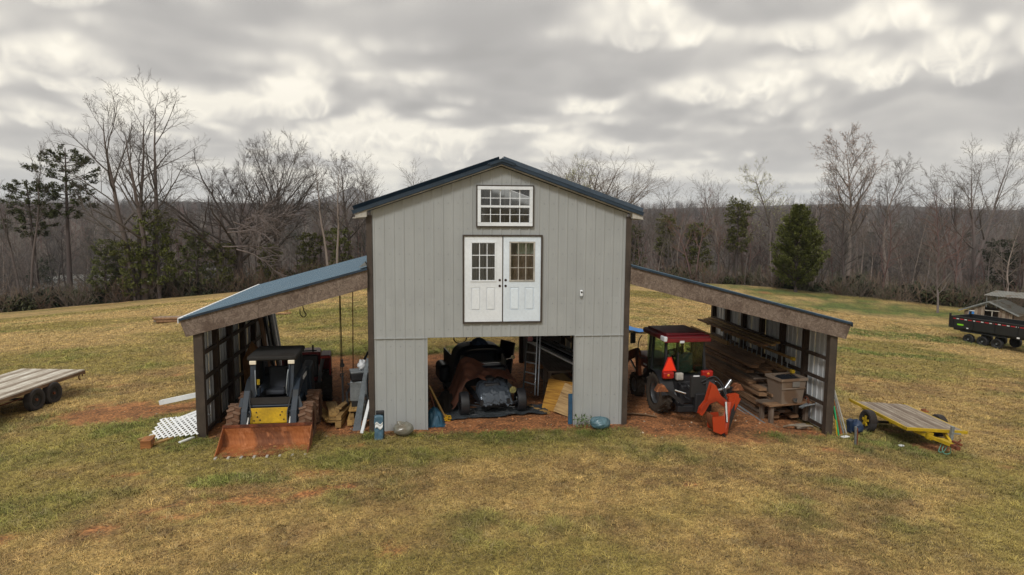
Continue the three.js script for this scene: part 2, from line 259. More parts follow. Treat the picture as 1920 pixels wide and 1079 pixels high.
{ // short dry turf, too dense to count
  rnd = seeded(501);
  const blades = (n, hgt, wid, rad) => {
    const ps = [], ns = [], ix = [];
    for (let k = 0; k < n; k++) {
      const a = rr(0, 6.28), d = Math.sqrt(rnd()) * rad, x = Math.cos(a) * d, z = Math.sin(a) * d, t = rr(0, 6.28), lean = rr(0.7, 2.4) * hgt, h = hgt * rr(0.3, 1), w = wid * rr(0.7, 1.3), c = Math.cos(t), s = Math.sin(t), lx = Math.cos(t + 1.57 + rr(-0.6, 0.6)) * lean, lz = Math.sin(t + 1.57 + rr(-0.6, 0.6)) * lean, b = ps.length / 3;
      ps.push(x - c * w, -0.01, z - s * w, x + c * w, -0.01, z + s * w, x + lx * 0.4 - c * w * 0.75, h * 0.6, z + lz * 0.4 - s * w * 0.75, x + lx * 0.4 + c * w * 0.75, h * 0.6, z + lz * 0.4 + s * w * 0.75, x + lx, h, z + lz);
      for (let q = 0; q < 5; q++) ns.push(-s * 0.3, 0.95, c * 0.3);
      const tri = (i, j, l) => { const P = (q) => [ps[q * 3], ps[q * 3 + 2]], [a1, a2] = P(i), [b1, b2] = P(j), [c1, c2] = P(l); if ((b2 - a2) * (c1 - a1) - (b1 - a1) * (c2 - a2) > 0) ix.push(i, j, l); else ix.push(i, l, j); }; // face up
      tri(b, b + 1, b + 2); tri(b + 1, b + 3, b + 2); tri(b + 2, b + 3, b + 4);
    }
    const g = new THREE.BufferGeometry(); g.setAttribute('position', new THREE.Float32BufferAttribute(ps, 3)); g.setAttribute('normal', new THREE.Float32BufferAttribute(ns, 3)); g.setIndex(ix); return g;
  };
  const m = mat(0xffffff, 0.95), c = new THREE.Color(), o = new THREE.Object3D();
  const lawn = (name, count, gmt, near, far, label, sc, only) => {
    const im = new THREE.InstancedMesh(gmt, m, count); let n = 0;
    for (let t = 0; t < count * 3 && n < count; t++) {
      const e = -0.35, dd = Math.pow(mix(Math.pow(near, 2 + e - 1 + 0.0), Math.pow(far, 2 + e - 1), rnd()), 1 / (1 + e)), an = -0.125 + rr(-0.82, 0.82), x = -1.8 - Math.sin(an) * dd, z = 16.2 - Math.cos(an) * dd;
      if (beyond(x, z) > 1) continue;
      const d = dirtAt(x, z); if (rnd() < d * 1.25) continue; const gr = greenAt(x, z); if (only && rnd() > gr * 1.3) continue;
      if (z < -0.3 && z > -7.4 && x > -7 && x < 8.5) continue;
      let k = tint(turf(x, z), rr(0.65, 1.85) * (0.68 + 0.72 * vn(x * 5, z * 5, 371))); const w = rnd(); if (w < 0.12) k = lerp3(k, [0.42, 0.33, 0.18], 0.6); else if (w < 0.3) k = lerp3(k, GRN, 0.3); else if (w < 0.4) k = lerp3(k, [0.16, 0.1, 0.05], 0.6);
      o.position.set(x, ground(x, z), z); o.rotation.set(rr(-0.15, 0.15), rr(0, 6.28), rr(-0.15, 0.15)); const s = sc(dd, gr) * rr(0.7, 1.3); o.scale.set(s, s * rr(0.7, 1.3), s); o.updateMatrix();
      im.setMatrixAt(n, o.matrix); im.setColorAt(n, c.setRGB(...k)); n++;
    }
    im.count = n; im.name = numbered(name); im.castShadow = im.receiveShadow = true; scene.add(im); tag(im, label, 'grass', null, 'stuff');
  };
  lawn('grass', 260000, blades(12, 0.024, 0.003, 0.09), 7.5, 60, 'short dry tan and olive turf covering the whole field', (d, g) => (0.72 + d / 42) * (1 + g * 0.35));
  lawn('dry_tufts', 9000, blades(10, 0.06, 0.0036, 0.05), 7.5, 34, 'taller dead grass tufts scattered through the turf', () => 1);
  lawn('green_grass', 26000, blades(11, 0.075, 0.0042, 0.08), 8, 40, 'longer green grass along the barn front and in patches', (d, g) => 0.7 + g * 0.4 + d / 60, true);
}
console.log('ground done');

// ------------------------------------------------------------------ trees
class Wood { // collects tapered limbs
  constructor() { this.p = []; this.n = []; this.i = []; }
  tube(pts, rad, sides) {
    const base = this.p.length / 3; let ux = 1, uy = 0, uz = 0;
    for (let k = 0; k < pts.length; k++) {
      const a = pts[Math.max(0, k - 1)], b = pts[Math.min(pts.length - 1, k + 1)]; let dx = b[0] - a[0], dy = b[1] - a[1], dz = b[2] - a[2]; const l = Math.hypot(dx, dy, dz) || 1; dx /= l; dy /= l; dz /= l;
      const dot = ux * dx + uy * dy + uz * dz; ux -= dot * dx; uy -= dot * dy; uz -= dot * dz; let ul = Math.hypot(ux, uy, uz); if (ul < 0.05) { ux = dz; uy = 0; uz = -dx; ul = Math.hypot(ux, uz) || 1; } ux /= ul; uy /= ul; uz /= ul;
      const vx = dy * uz - dz * uy, vy = dz * ux - dx * uz, vz = dx * uy - dy * ux;
      for (let s = 0; s < sides; s++) { const t = s / sides * 6.2832, c = Math.cos(t), q = Math.sin(t), nx = ux * c + vx * q, ny = uy * c + vy * q, nz = uz * c + vz * q; this.p.push(pts[k][0] + nx * rad[k], pts[k][1] + ny * rad[k], pts[k][2] + nz * rad[k]); this.n.push(nx, ny, nz); }
      if (k) for (let s = 0; s < sides; s++) { const o = base + (k - 1) * sides, e = (s + 1) % sides; this.i.push(o + s, o + e, o + sides + s, o + e, o + sides + e, o + sides + s); }
    }
  }
  build() { const g = new THREE.BufferGeometry(); g.setAttribute('position', new THREE.Float32BufferAttribute(this.p, 3)); g.setAttribute('normal', new THREE.Float32BufferAttribute(this.n, 3)); g.setIndex(this.i); return g; }
}
function limb(w, p, d, len, r, o) { // one bending limb; returns points and radii
  const n = o.n, pts = [p.slice()], rad = [r], dirs = [d.slice()]; let q = p.slice(), e = d.slice();
  for (let k = 1; k <= n; k++) {
    for (let c = 0; c < 3; c++) e[c] += rr(-1, 1) * o.wig; e[1] += o.lift; const l = Math.hypot(...e); e = e.map((x) => x / l);
    q = [q[0] + e[0] * len / n, q[1] + e[1] * len / n, q[2] + e[2] * len / n]; pts.push(q); rad.push(mix(r, r * o.tip, k / n)); dirs.push(e.slice());
  }
  w.tube(pts, rad, o.sides); return { pts, rad, dirs };
}
function aside(d, ang, roll) { const u = Math.abs(d[1]) < 0.9 ? V(0, 1, 0) : V(1, 0, 0), v = V(...d), s = u.cross(v).normalize().applyAxisAngle(v, roll); return v.applyAxisAngle(s, ang).toArray(); }
function bare(seed, o) { // o: h, r, stems, from (crown base 0-1), limbs, spread, lift, twigs, reach
  rnd = seeded(seed); const tk = new Wood(), cr = new Wood(), tips = [];
  const branch = (p, d, len, r, lev) => {
    const thin = r < 0.035, L = limb(cr, p, d, len, r, { n: lev === 1 ? 6 : lev === 2 ? 4 : lev === 3 ? 3 : 1, wig: o.wig ?? (lev === 1 ? 0.13 : 0.2), lift: (o.lift ?? 0.06) * (lev === 1 ? 1 : 0.8), tip: 0.3, sides: lev === 1 ? 5 : lev === 2 ? 4 : 3 });
    const n = L.pts.length - 1;
    if (lev >= o.levels) { tips.push(L.pts[n]); return; }
    const kids = lev === 1 ? o.twigs : lev === 2 ? Math.round(o.twigs * 0.75) : Math.round(o.twigs * 0.6);
    for (let k = 0; k < kids; k++) {
      const t = mix(0.22, 1, (k + rnd()) / kids), f = t * n, i = Math.min(n - 1, Math.floor(f)), q = L.pts[i].map((c, a) => mix(c, L.pts[i + 1][a], f - i));
      branch(q, aside(L.dirs[i + 1], rr(0.35, 0.95) * (o.open ?? 1), rr(0, 6.28)), len * rr(0.34, 0.6) * (1.15 - t * 0.45), Math.max(o.fine ?? 0.011, mix(L.rad[i], L.rad[i + 1], f - i) * rr(0.45, 0.65)), lev + 1);
    }
  };
  const stems = o.stems || 1;
  for (let s = 0; s < stems; s++) {
    const a = s / stems * 6.28 + rr(-0.4, 0.4), tilt = o.tilt ?? (stems > 1 ? 0.2 : 0.04), hh = o.h * (s ? rr(0.78, 1) : 1), r = o.r * (stems > 1 ? rr(0.6, 0.85) : 1);
    const T = limb(tk, [stems > 1 ? Math.cos(a) * o.r * 0.7 : 0, -0.4, stems > 1 ? Math.sin(a) * o.r * 0.7 : 0], [Math.sin(tilt) * Math.cos(a), Math.cos(tilt), Math.sin(tilt) * Math.sin(a)], hh * (o.trunk ?? 0.95), r, { n: 10, wig: o.twist ?? 0.085, lift: 0.05, tip: o.trunk && o.trunk < 0.6 ? 0.6 : 0.07, sides: 7 });
    const lim = Math.round(o.limbs / stems);
    for (let k = 0; k < lim; k++) {
      const t = mix(o.from, 0.99, (k + rnd() * 0.8) / lim), f = t * 10, i = Math.min(9, Math.floor(f)), q = T.pts[i].map((c, b) => mix(c, T.pts[i + 1][b], f - i)), rl = mix(T.rad[i], T.rad[i + 1], f - i);
      branch(q, aside(T.dirs[i + 1], o.spread * rr(0.75, 1.25) * (o.vase ? 1 : 1.15 - t * 0.45), k * 2.4 + rr(-0.5, 0.5)), o.reach * o.h * rr(0.7, 1.15) * (o.round ? Math.sqrt(Math.max(0.12, 1 - ((t - 0.45) / 0.62) ** 2)) : mix(1, 0.55, (t - o.from) / (1 - o.from))), Math.max(0.016, rl * rr(0.42, 0.68)), 1);
    }
  }
  return { trunk: tk.build(), crown: cr.build(), tips };
}
const BARK = [mat(0x625854, 0.95), mat(0x736966, 0.95), mat(0x504745, 0.95), mat(0x8b7f77, 0.95), mat(0x64504e, 0.95)];
const TWIG = [mat(0x57504b, 0.95), mat(0x68605a, 0.95), mat(0x4b4441, 0.95), mat(0x71665d, 0.95), mat(0x6c5149, 0.95)];
const leaf = (c) => new THREE.MeshPhysicalMaterial({ color: c, roughness: 0.9, transmission: 0.3, thickness: 0, side: THREE.DoubleSide, vertexColors: false });
const NEEDLE = [mat(0x74793a, 0.95), mat(0x656a38, 0.95), mat(0x545a30, 0.95), mat(0x6e7036, 0.95)], BUD = leaf(0x9a9a48), BUDRED = leaf(0x9c6b44);
class Leaves { // small bent faces
  constructor() { this.p = []; this.n = []; }
  tuft(x, y, z, s, n, flatness = 0.5, dir) {
    for (let k = 0; k < n; k++) {
      let d = [rr(-1, 1), rr(-1, 1) * flatness + (dir ? 0 : 0.1), rr(-1, 1)]; if (dir) d = d.map((q, i) => q * 0.8 + dir[i]); const l = Math.hypot(...d) || 1, len = s * rr(0.6, 1.3); d = d.map((q) => q / l * len);
      const w = s * rr(0.16, 0.3), a = rr(0, 6.28), wx = Math.cos(a) * w, wy = rr(-0.5, 0.5) * w, wz = Math.sin(a) * w;
      const nn = V(d[0], Math.abs(d[1]) + len * 0.7, d[2]).normalize().toArray(), k1 = V(2 * wx, 2 * wy, 2 * wz).cross(V(...d)).dot(V(...nn)) > 0 ? 1 : -1; this.p.push(x - wx * k1, y - wy * k1, z - wz * k1, x + wx * k1, y + wy * k1, z + wz * k1, x + d[0], y + d[1], z + d[2]); this.n.push(...nn, ...nn, ...nn);
    }
  }
  build() { const g = new THREE.BufferGeometry(); g.setAttribute('position', new THREE.Float32BufferAttribute(this.p, 3)); g.setAttribute('normal', new THREE.Float32BufferAttribute(this.n, 3)); return g; }
}
function budded(t, n, s) { const lv = new Leaves(); for (const q of t.tips) lv.tuft(q[0], q[1], q[2], s, n, 1); return lv.build(); }
function pine(seed, h, rad, from, dens, cone) { // conifer: whorled limbs carrying needle clumps
  rnd = seeded(seed); const tk = new Wood(), lv = new Leaves(), T = limb(tk, [0, -0.4, 0], [0, 1, 0], h + 0.3, h * 0.018 + 0.05, { n: 8, wig: 0.02, lift: 0.08, tip: 0.15, sides: 6 });
  const whorls = Math.round(h * (cone ? 3.2 : from > 0.5 ? 0.95 : 1.9));
  for (let k = 0; k < whorls; k++) {
    const t = mix(from, 0.985, (k + rnd() * 0.6) / whorls), f = t * 8, i = Math.min(7, Math.floor(f)), c = T.pts[i].map((q, a) => mix(q, T.pts[i + 1][a], f - i)), n = cone ? 9 : 5;
    const reach = rad * (cone ? Math.pow(1 - t, 0.75) * 1.05 * Math.min(1, 0.55 + (t - from) * 4) + 0.06 : Math.sqrt(Math.max(0.05, 1 - ((t - mix(from, 1, 0.4)) / (1 - mix(from, 1, 0.35))) ** 2)) * rr(0.55, 1.1));
    for (let b = 0; b < n; b++) {
      const a = b / n * 6.28 + k * 0.8 + rr(-0.3, 0.3), L = reach * rr(0.55, 1.25), e = [Math.cos(a), cone ? 0.45 : rr(0.0, 0.35), Math.sin(a)], l = limb(tk, c, e, L, 0.012 + 0.012 * L, { n: 3, wig: 0.08, lift: cone ? 0.12 : 0.04, tip: 0.3, sides: 3 });
      const m = Math.round(dens * L) + 2;
      for (let q = 0; q < m; q++) { const s = mix(cone ? 0.25 : from > 0.5 ? 0.62 : 0.35, 1.03, Math.sqrt((q + rnd()) / m)) * 3, u = Math.min(2, Math.floor(s)), x = l.pts[u].map((v, d) => v + (l.pts[u + 1][d] - v) * (s - u)), j = cone ? 0.18 : 0.24; lv.tuft(x[0] + rr(-j, j), x[1] + rr(-j, j), x[2] + rr(-j, j), cone ? 0.16 : 0.19, cone ? 8 : 9, 0.7, cone ? [e[0] * 0.7, 0.5, e[2] * 0.7] : [e[0] * 0.5, 0.2, e[2] * 0.5]); }
    }
  }
  return { trunk: tk.build(), crown: lv.build() };
}
function plant(name, label, cat, t, [x, z], turn, bark, twig, group, extra, s = 1) {
  const o = thing(name, label, cat, [x, ground(x, z), z], turn, group);
  put('trunk', t.trunk, bark, o); const c = put('crown', t.crown, twig, o); if (extra) put(extra[2] || 'leaves', extra[0], extra[1], c); o.scale.setScalar(s); return o;
}
const big = bare(21, { h: 23, r: 0.55, stems: 4, tilt: 0.2, from: 0.36, limbs: 34, spread: 0.85, reach: 0.33, twigs: 7, levels: 4, lift: 0.05, fine: 0.012 });
plant('poplar_tree', 'tallest bare tree, four diverging trunks rising above the wood', 'tree', big, [-29.3, -54], 0.6, BARK[0], TWIG[0], null, null, 0.9);
const oak = bare(33, { h: 15.5, r: 0.55, trunk: 0.6, from: 0.3, limbs: 17, spread: 0.95, reach: 0.52, twigs: 8, levels: 4, lift: 0.03, wig: 0.24, round: true, fine: 0.013 });
plant('oak_tree', 'dark gnarled spreading bare oak left of the barn, wide low crown', 'tree', oak, [-21, -56.5], 0.4, BARK[2], TWIG[2]);
{ // pale broken limbs drooping from the dark oak
  rnd = seeded(77); const w = new Wood();
  for (let k = 0; k < 10; k++) { const L = limb(w, [rr(-2.2, 1.6), rr(-1.2, 2.4), rr(-0.8, 0.8)], [rr(0.5, 1.1), rr(0, 0.5), rr(-0.4, 0.5)], rr(3.5, 6.5), 0.075, { n: 10, wig: 0.2, lift: -0.1, tip: 0.25, sides: 5 }); for (let q = 0; q < 16; q++) { const i = 2 + Math.floor(rnd() * 6); const S = limb(w, L.pts[i], aside(L.dirs[i], rr(0.4, 1), rr(0, 6.28)), rr(0.8, 2.4), 0.045, { n: 3, wig: 0.25, lift: -0.1, tip: 0.3, sides: 3 }); for (let u = 0; u < 4; u++) limb(w, S.pts[1 + u % 3], aside(S.dirs[1], rr(0.4, 1), rr(0, 6.28)), rr(0.4, 1), 0.016, { n: 2, wig: 0.2, lift: -0.05, tip: 0.4, sides: 3 }); } }
  solo('fallen_limb', 'pale silvery dead limbs drooping below the dark gnarled oak', 'branch', w.build(), BARK[1], [-19.6, ground(-20, -53) + 5.2, -53.6]);
}
plant('oak_tree', 'tall round-headed bare oak with fan of fine branches left of the barn', 'tree', bare(45, { h: 17, r: 0.42, trunk: 0.72, from: 0.32, limbs: 24, spread: 0.85, reach: 0.42, twigs: 8, levels: 4, lift: 0.05, round: true }), [-18, -60], 1, BARK[0], TWIG[0]);
const slim = bare(51, { h: 14, r: 0.17, from: 0.45, limbs: 22, spread: 0.85, reach: 0.17, twigs: 6, levels: 3, lift: 0.05 });
plant('birch_tree', 'slender pale straight trunk, leftmost of a close pair near the shed roof', 'tree', slim, [-12.2, -58.5], 0, BARK[3], TWIG[1]);
plant('birch_tree', 'slender pale straight trunk, rightmost of a close pair near the shed roof', 'tree', slim, [-11.2, -58.8], 2.2, BARK[3], TWIG[1], null, null, 0.97);
plant('ash_tree', 'crooked dark bare tree between the slender pair and the barn gable', 'tree', bare(57, { h: 13.4, r: 0.26, from: 0.36, limbs: 18, spread: 0.9, reach: 0.3, twigs: 7, levels: 4, twist: 0.16, lift: 0.05 }), [-9.9, -60.5], 0, BARK[2], TWIG[2]);
const pop = bare(63, { h: 19, r: 0.24, from: 0.3, limbs: 34, spread: 0.95, reach: 0.25, twigs: 7, levels: 3, lift: 0.05 });
const POP = [[-10.6, -92.3, 1.05, 0, 'far upright bare tree, larger one of two rising just left of the gable'], [-8.5, -91.9, 0.94, 2, 'far upright bare tree, smaller one of two rising just left of the gable'], [-0.5, -96, 1.02, 1, 'far bare treetop showing alone above the left roof slope'], [35.5, -91.2, 0.88, 3, 'far budding tree, taller of the first pair right of the barn'], [38.5, -92.7, 0.82, 4, 'far budding tree, shorter of the first pair right of the barn'], [43.7, -90.2, 0.9, 5, 'far thin tree, shorter of the second pair right of the barn'], [45.3, -88, 0.95, 0.7, 'far thin tree, taller of the second pair right of the barn']];
for (const [x, z, s, a, l] of POP) plant('far_tree', l, 'tree', pop, [x, z], a, BARK[0], TWIG[1], null, null, s);
plant('elm_tree', 'vase-shaped bare tree behind the right roof slope', 'tree', bare(71, { h: 18.5, r: 0.4, trunk: 0.5, from: 0.55, limbs: 20, spread: 0.62, reach: 0.68, twigs: 9, levels: 4, lift: 0.0, vase: true }), [20.8, -78.2], 0, BARK[0], TWIG[3]);
const budT = bare(76, { h: 15.5, r: 0.22, from: 0.35, limbs: 26, spread: 1, reach: 0.24, twigs: 7, levels: 3, lift: 0.04 }), budL = budded(budT, 3, 0.16);
plant('budding_tree', 'tree with fresh green buds beside the vase-shaped tree', 'tree', budT, [14.7, -70], 0, BARK[0], TWIG[1], null, [budL, BUD]);
plant('budding_tree', 'light green budding tree just behind the dark conical cedar', 'tree', budT, [39.9, -59.5], 2, BARK[0], TWIG[1], null, [budL, BUD], 0.95);
plant('budding_tree', 'grey twiggy tree peeping out right of the cedar top', 'tree', budT, [46.4, -64.3], 4, BARK[0], TWIG[0], null, null, 0.88);
const tul = bare(81, { h: 17, r: 0.27, from: 0.36, limbs: 28, spread: 0.9, reach: 0.32, twigs: 7, levels: 4, lift: 0.06 });
plant('tulip_tree', 'tall tree with orange buds standing between cedar and dump trailer', 'tree', tul, [45.3, -55], 0, BARK[3], TWIG[3], null, [budded(tul, 1, 0.14), BUDRED]);
plant('locust_tree', 'crooked bare tree right of the orange-budded tall tree', 'tree', bare(87, { h: 14.6, r: 0.24, from: 0.45, limbs: 16, spread: 0.85, reach: 0.3, twigs: 7, levels: 4, twist: 0.17, wig: 0.22 }), [49.7, -54.5], 0, BARK[3], TWIG[1]);
plant('maple_tree', 'broad multi-stemmed bare tree at the right end of the wood', 'tree', bare(93, { h: 16.8, r: 0.36, stems: 4, tilt: 0.2, from: 0.4, limbs: 32, spread: 0.8, reach: 0.33, twigs: 7, levels: 4, lift: 0.04 }), [55.9, -50.5], 0, BARK[1], TWIG[1]);
plant('edge_tree', 'slanting bare tree at the far left edge of the wood', 'tree', bare(97, { h: 16.5, r: 0.25, stems: 2, tilt: 0.12, from: 0.45, limbs: 22, spread: 0.6, reach: 0.22, twigs: 7, levels: 3, lift: 0.1 }), [-40.8, -55.5], 0, BARK[0], TWIG[0]);
plant('sapling_tree', 'small bare tree alone on the grass before the dump trailer', 'tree', bare(99, { h: 5.6, r: 0.11, from: 0.3, limbs: 16, spread: 0.8, reach: 0.36, twigs: 6, levels: 3, round: true }), [41.6, -36.7], 0, BARK[1], TWIG[1]);
plant('cedar_tree', 'dense dark green conical cedar at the field edge', 'tree', pine(101, 8.6, 3.35, 0.09, 25, true), [34.2, -46.4], 0, BARK[2], NEEDLE[0], null);
{ const p1 = pine(111, 15.8, 3.0, 0.56, 17, false); plant('pine_tree', 'tall ragged pine with bare trunk at the left end of the wood', 'tree', p1, [-37.4, -57], 0, BARK[2], NEEDLE[2]);
  plant('pine_tree', 'ragged pine just left of the tall bare-trunked pine', 'tree', p1, [-40.6, -57.5], 2.5, BARK[2], NEEDLE[2], null, null, 0.82); }
const young = [pine(121, 8.6, 2, 0.2, 19, false), pine(127, 6.4, 1.9, 0.12, 19, false), pine(131, 9.5, 1.8, 0.42, 16, false)];
const YP = [[-27.6, -53.6, 0, 1, 'largest young pine under the four-trunked tree'], [-24.4, -54.6, 1, 1, 'bushy young pine between four-trunked tree and gnarled oak'], [-29.8, -53.4, 1, 0.95, 'bushy low pine left of the largest young pine'], [-11.2, -60.4, 1, 0.95, 'dark bushy pine behind the pale slender pair'], [33, -57, 2, 1, 'thin-trunked pine just left of the cedar'], [31, -63, 0, 0.85, 'young pine in the wood left of the thin-trunked pine'], [24.5, -69, 0, 0.85, 'dark young pine just right of the barn wall'], [-14.4, -60, 1, 0.9, 'low dark pine before the round-headed oak'], [-22, -55.2, 1, 0.8, 'low pine under the gnarled oak'], [-32.6, -53.8, 0, 0.72, 'young pine by the tall ragged pine'], [60.5, -40.5, 1, 0.8, 'green pine at the right end of the wood'], [-18.4, -58.2, 1, 0.75, 'low pine right of the drooping pale limbs'], [28.5, -68, 2, 0.9, 'slim pine behind the right shed roof']];
for (const [x, z, k, s, l] of YP) plant('young_pine', l, 'tree', young[k], [x, z], x * 3, BARK[2], NEEDLE[(k + Math.abs(Math.round(x))) % 4], null, null, s);
{ // the wood itself: single trees at its edge, then the mass behind
  const kinds = [bare(141, { h: 15, r: 0.2, from: 0.3, limbs: 20, spread: 0.9, reach: 0.25, twigs: 6, levels: 3, lift: 0.04 }), bare(143, { h: 13, r: 0.17, from: 0.25, limbs: 18, spread: 0.95, reach: 0.3, twigs: 6, levels: 3, lift: 0.03, twist: 0.11 }), bare(147, { h: 16, r: 0.24, stems: 2, from: 0.4, limbs: 22, spread: 0.85, reach: 0.25, twigs: 6, levels: 3, lift: 0.04 }), bare(149, { h: 9, r: 0.12, from: 0.15, limbs: 18, spread: 0.85, reach: 0.32, twigs: 6, levels: 3 }), bare(151, { h: 14, r: 0.19, from: 0.5, limbs: 14, spread: 0.75, reach: 0.24, twigs: 6, levels: 3, twist: 0.09 })];
  rnd = seeded(161); let n = 0; const spots = [];
  while (n < 150) {
    const left = n % 5 < 2, x = left ? rr(-50, 4) : rr(18, 66), z = beyond(x, 0) - 1 - rnd() * rnd() * 26; n++; spots.push([x, z]);
  }
  const seed0 = seeded(163);
  for (const [x, z] of spots) {
    const k = Math.floor(seed0() * 5), c = Math.floor(seed0() * 5), s = 0.42 + seed0() * 0.3, a = seed0() * 6.28, left = x < 10;
    plant('woodland_tree', `${['straight', 'crooked', 'forked', 'twiggy', 'spindly'][k]} ${['greyish', 'silvery', 'dark', 'pale', 'reddish'][c]} bare tree ${beyond(x, z) < 4 ? 'at the edge of' : 'deeper in'} the wood ${left ? 'left' : 'right'} of the barn`, 'tree', kinds[k], [x, z], a, BARK[c], TWIG[c], left ? 'bare woodland trees left of the barn' : 'bare woodland trees right of the barn', null, s);
  }
  rnd = seeded(171); const o = new THREE.Object3D(), c = new THREE.Color();
  const mass = (name, label, g, m, count, r1, r2, s0, s1, tints) => {
    const im = new THREE.InstancedMesh(g, m, count); let q = 0;
    for (let t = 0; t < count * 6 && q < count; t++) { const d = Math.pow(mix(r1 ** 1.4, r2 ** 1.4, rnd()), 1 / 1.4), a = rr(-0.95, 0.75), x = -1.8 - Math.sin(a) * d, z = 16 - Math.cos(a) * d; if (beyond(x, z) < (r1 < 100 ? 2 : 12)) continue; o.position.set(x, ground(x, z) - 0.3, z); o.rotation.set(0, rr(0, 6.28), 0); const s = rr(s0, s1); o.scale.set(s, s * rr(0.9, 1.15), s); o.updateMatrix(); im.setMatrixAt(q, o.matrix); const k = rnd(), w = pick(tints); im.setColorAt(q, c.setRGB(...tint(w, 0.8 + 0.4 * k))); q++; }
    im.count = q; im.name = numbered(name); scene.add(im); tag(im, label, 'wood', null, 'stuff');
  };
  const whole = (t) => mergeGeometries([t.trunk, t.crown]), wm = mat(0xffffff, 0.95), GB = [[0.1, 0.087, 0.083], [0.118, 0.1, 0.09], [0.085, 0.077, 0.077], [0.145, 0.09, 0.08], [0.16, 0.14, 0.125]];
  mass('distant_wood', 'mass of bare grey-brown trees filling the valley behind the barn', whole(kinds[0]), wm, 700, 66, 240, 0.45, 0.75, GB);
  mass('distant_wood', 'mass of twiggy bare trees mixed through the valley wood', whole(kinds[1]), wm, 700, 66, 240, 0.45, 0.8, GB);
  mass('distant_wood', 'far bare trees covering the hills on the horizon', whole(kinds[3]), wm, 3200, 220, 900, 1.1, 1.7, GB);
  mass('distant_wood', 'farthest bare trees along the skyline ridge', whole(kinds[3]), wm, 2600, 850, 1900, 1.5, 2.3, GB);
  mass('distant_pines', 'scattered dark evergreens far back in the wood', mergeGeometries([young[1].crown]), wm, 130, 70, 420, 0.7, 1.4, [[0.035, 0.05, 0.022], [0.045, 0.055, 0.025]]);
  // brush along the edge of the wood
  const br = bare(181, { h: 2.6, r: 0.03, stems: 6, tilt: 0.5, from: 0.15, limbs: 30, spread: 0.7, reach: 0.4, twigs: 4, levels: 2, fine: 0.008 });
  rnd = seeded(183); const bm = new THREE.InstancedMesh(whole(br), wm, 620), T2 = [[0.12, 0.095, 0.08], [0.14, 0.09, 0.065], [0.085, 0.085, 0.05], [0.16, 0.12, 0.09]];
  for (let q = 0; q < 620; q++) { const x = rr(-62, 74), z = beyond(x, 0) - rr(0, 1) * rr(0, 12) + 0.4, y = ground(x, z); o.position.set(x, y - 0.2, z); o.rotation.set(0, rr(0, 6.28), 0); const s = rr(0.45, 1.5); o.scale.set(s * 1.3, s, s * 1.3); o.updateMatrix(); bm.setMatrixAt(q, o.matrix); bm.setColorAt(q, c.setRGB(...pick(T2))); }
  bm.name = 'undergrowth'; scene.add(bm); tag(bm, 'tangled brown brush along the foot of the wood', 'undergrowth', null, 'stuff');
  rnd = seeded(191); const ev = new Leaves(); for (let q = 0; q < 260; q++) { const a = rr(0, 6.28), d = Math.sqrt(rnd()), y = rr(0.1, 1) * (1 - d * 0.5); ev.tuft(Math.cos(a) * d, y * 1.3, Math.sin(a) * d, 0.28, 6, 1); }
  const em = new THREE.InstancedMesh(ev.build(), wm, 150); for (let q = 0; q < 150; q++) { const left = rnd() < 0.7, x = left ? rr(-46, -8) : rr(18, 60), z = beyond(x, 0) - rr(0.6, 7), s = rr(0.6, 1.7); o.position.set(x, ground(x, z) - 0.1, z); o.rotation.set(0, rr(0, 6.28), 0); o.scale.set(s * rr(0.8, 1.5), s, s); o.updateMatrix(); em.setMatrixAt(q, o.matrix); em.setColorAt(q, c.setRGB(...pick([[0.05, 0.065, 0.028], [0.04, 0.05, 0.024], [0.075, 0.08, 0.032]]))); }
  em.name = 'evergreen_shrubs'; scene.add(em); tag(em, 'dark evergreen shrubs massed under the trees', 'shrubs', null, 'stuff');
}
{ // the lone blue hill
  const g = new THREE.ConeGeometry(1, 1, 40, 12, true), p = g.attributes.position; for (let i = 0; i < p.count; i++) { const y = p.getY(i) + 0.5, r = Math.pow(1 - y, 1.25), a = Math.atan2(p.getZ(i), p.getX(i)); p.setXYZ(i, Math.cos(a) * r * (520 + 120 * Math.cos(a * 2 + 1) + 80 * vn(a * 3, y * 4, 5)), y * 215, Math.sin(a) * r * 500); }
  g.computeVertexNormals(); const m = setting('hill', g, mat(0x5a5048, 1)); m.position.set(-460, -40, -4400);
}
scene.fog = new THREE.FogExp2(0xc9d3e0, 0.00012);
console.log('trees done');

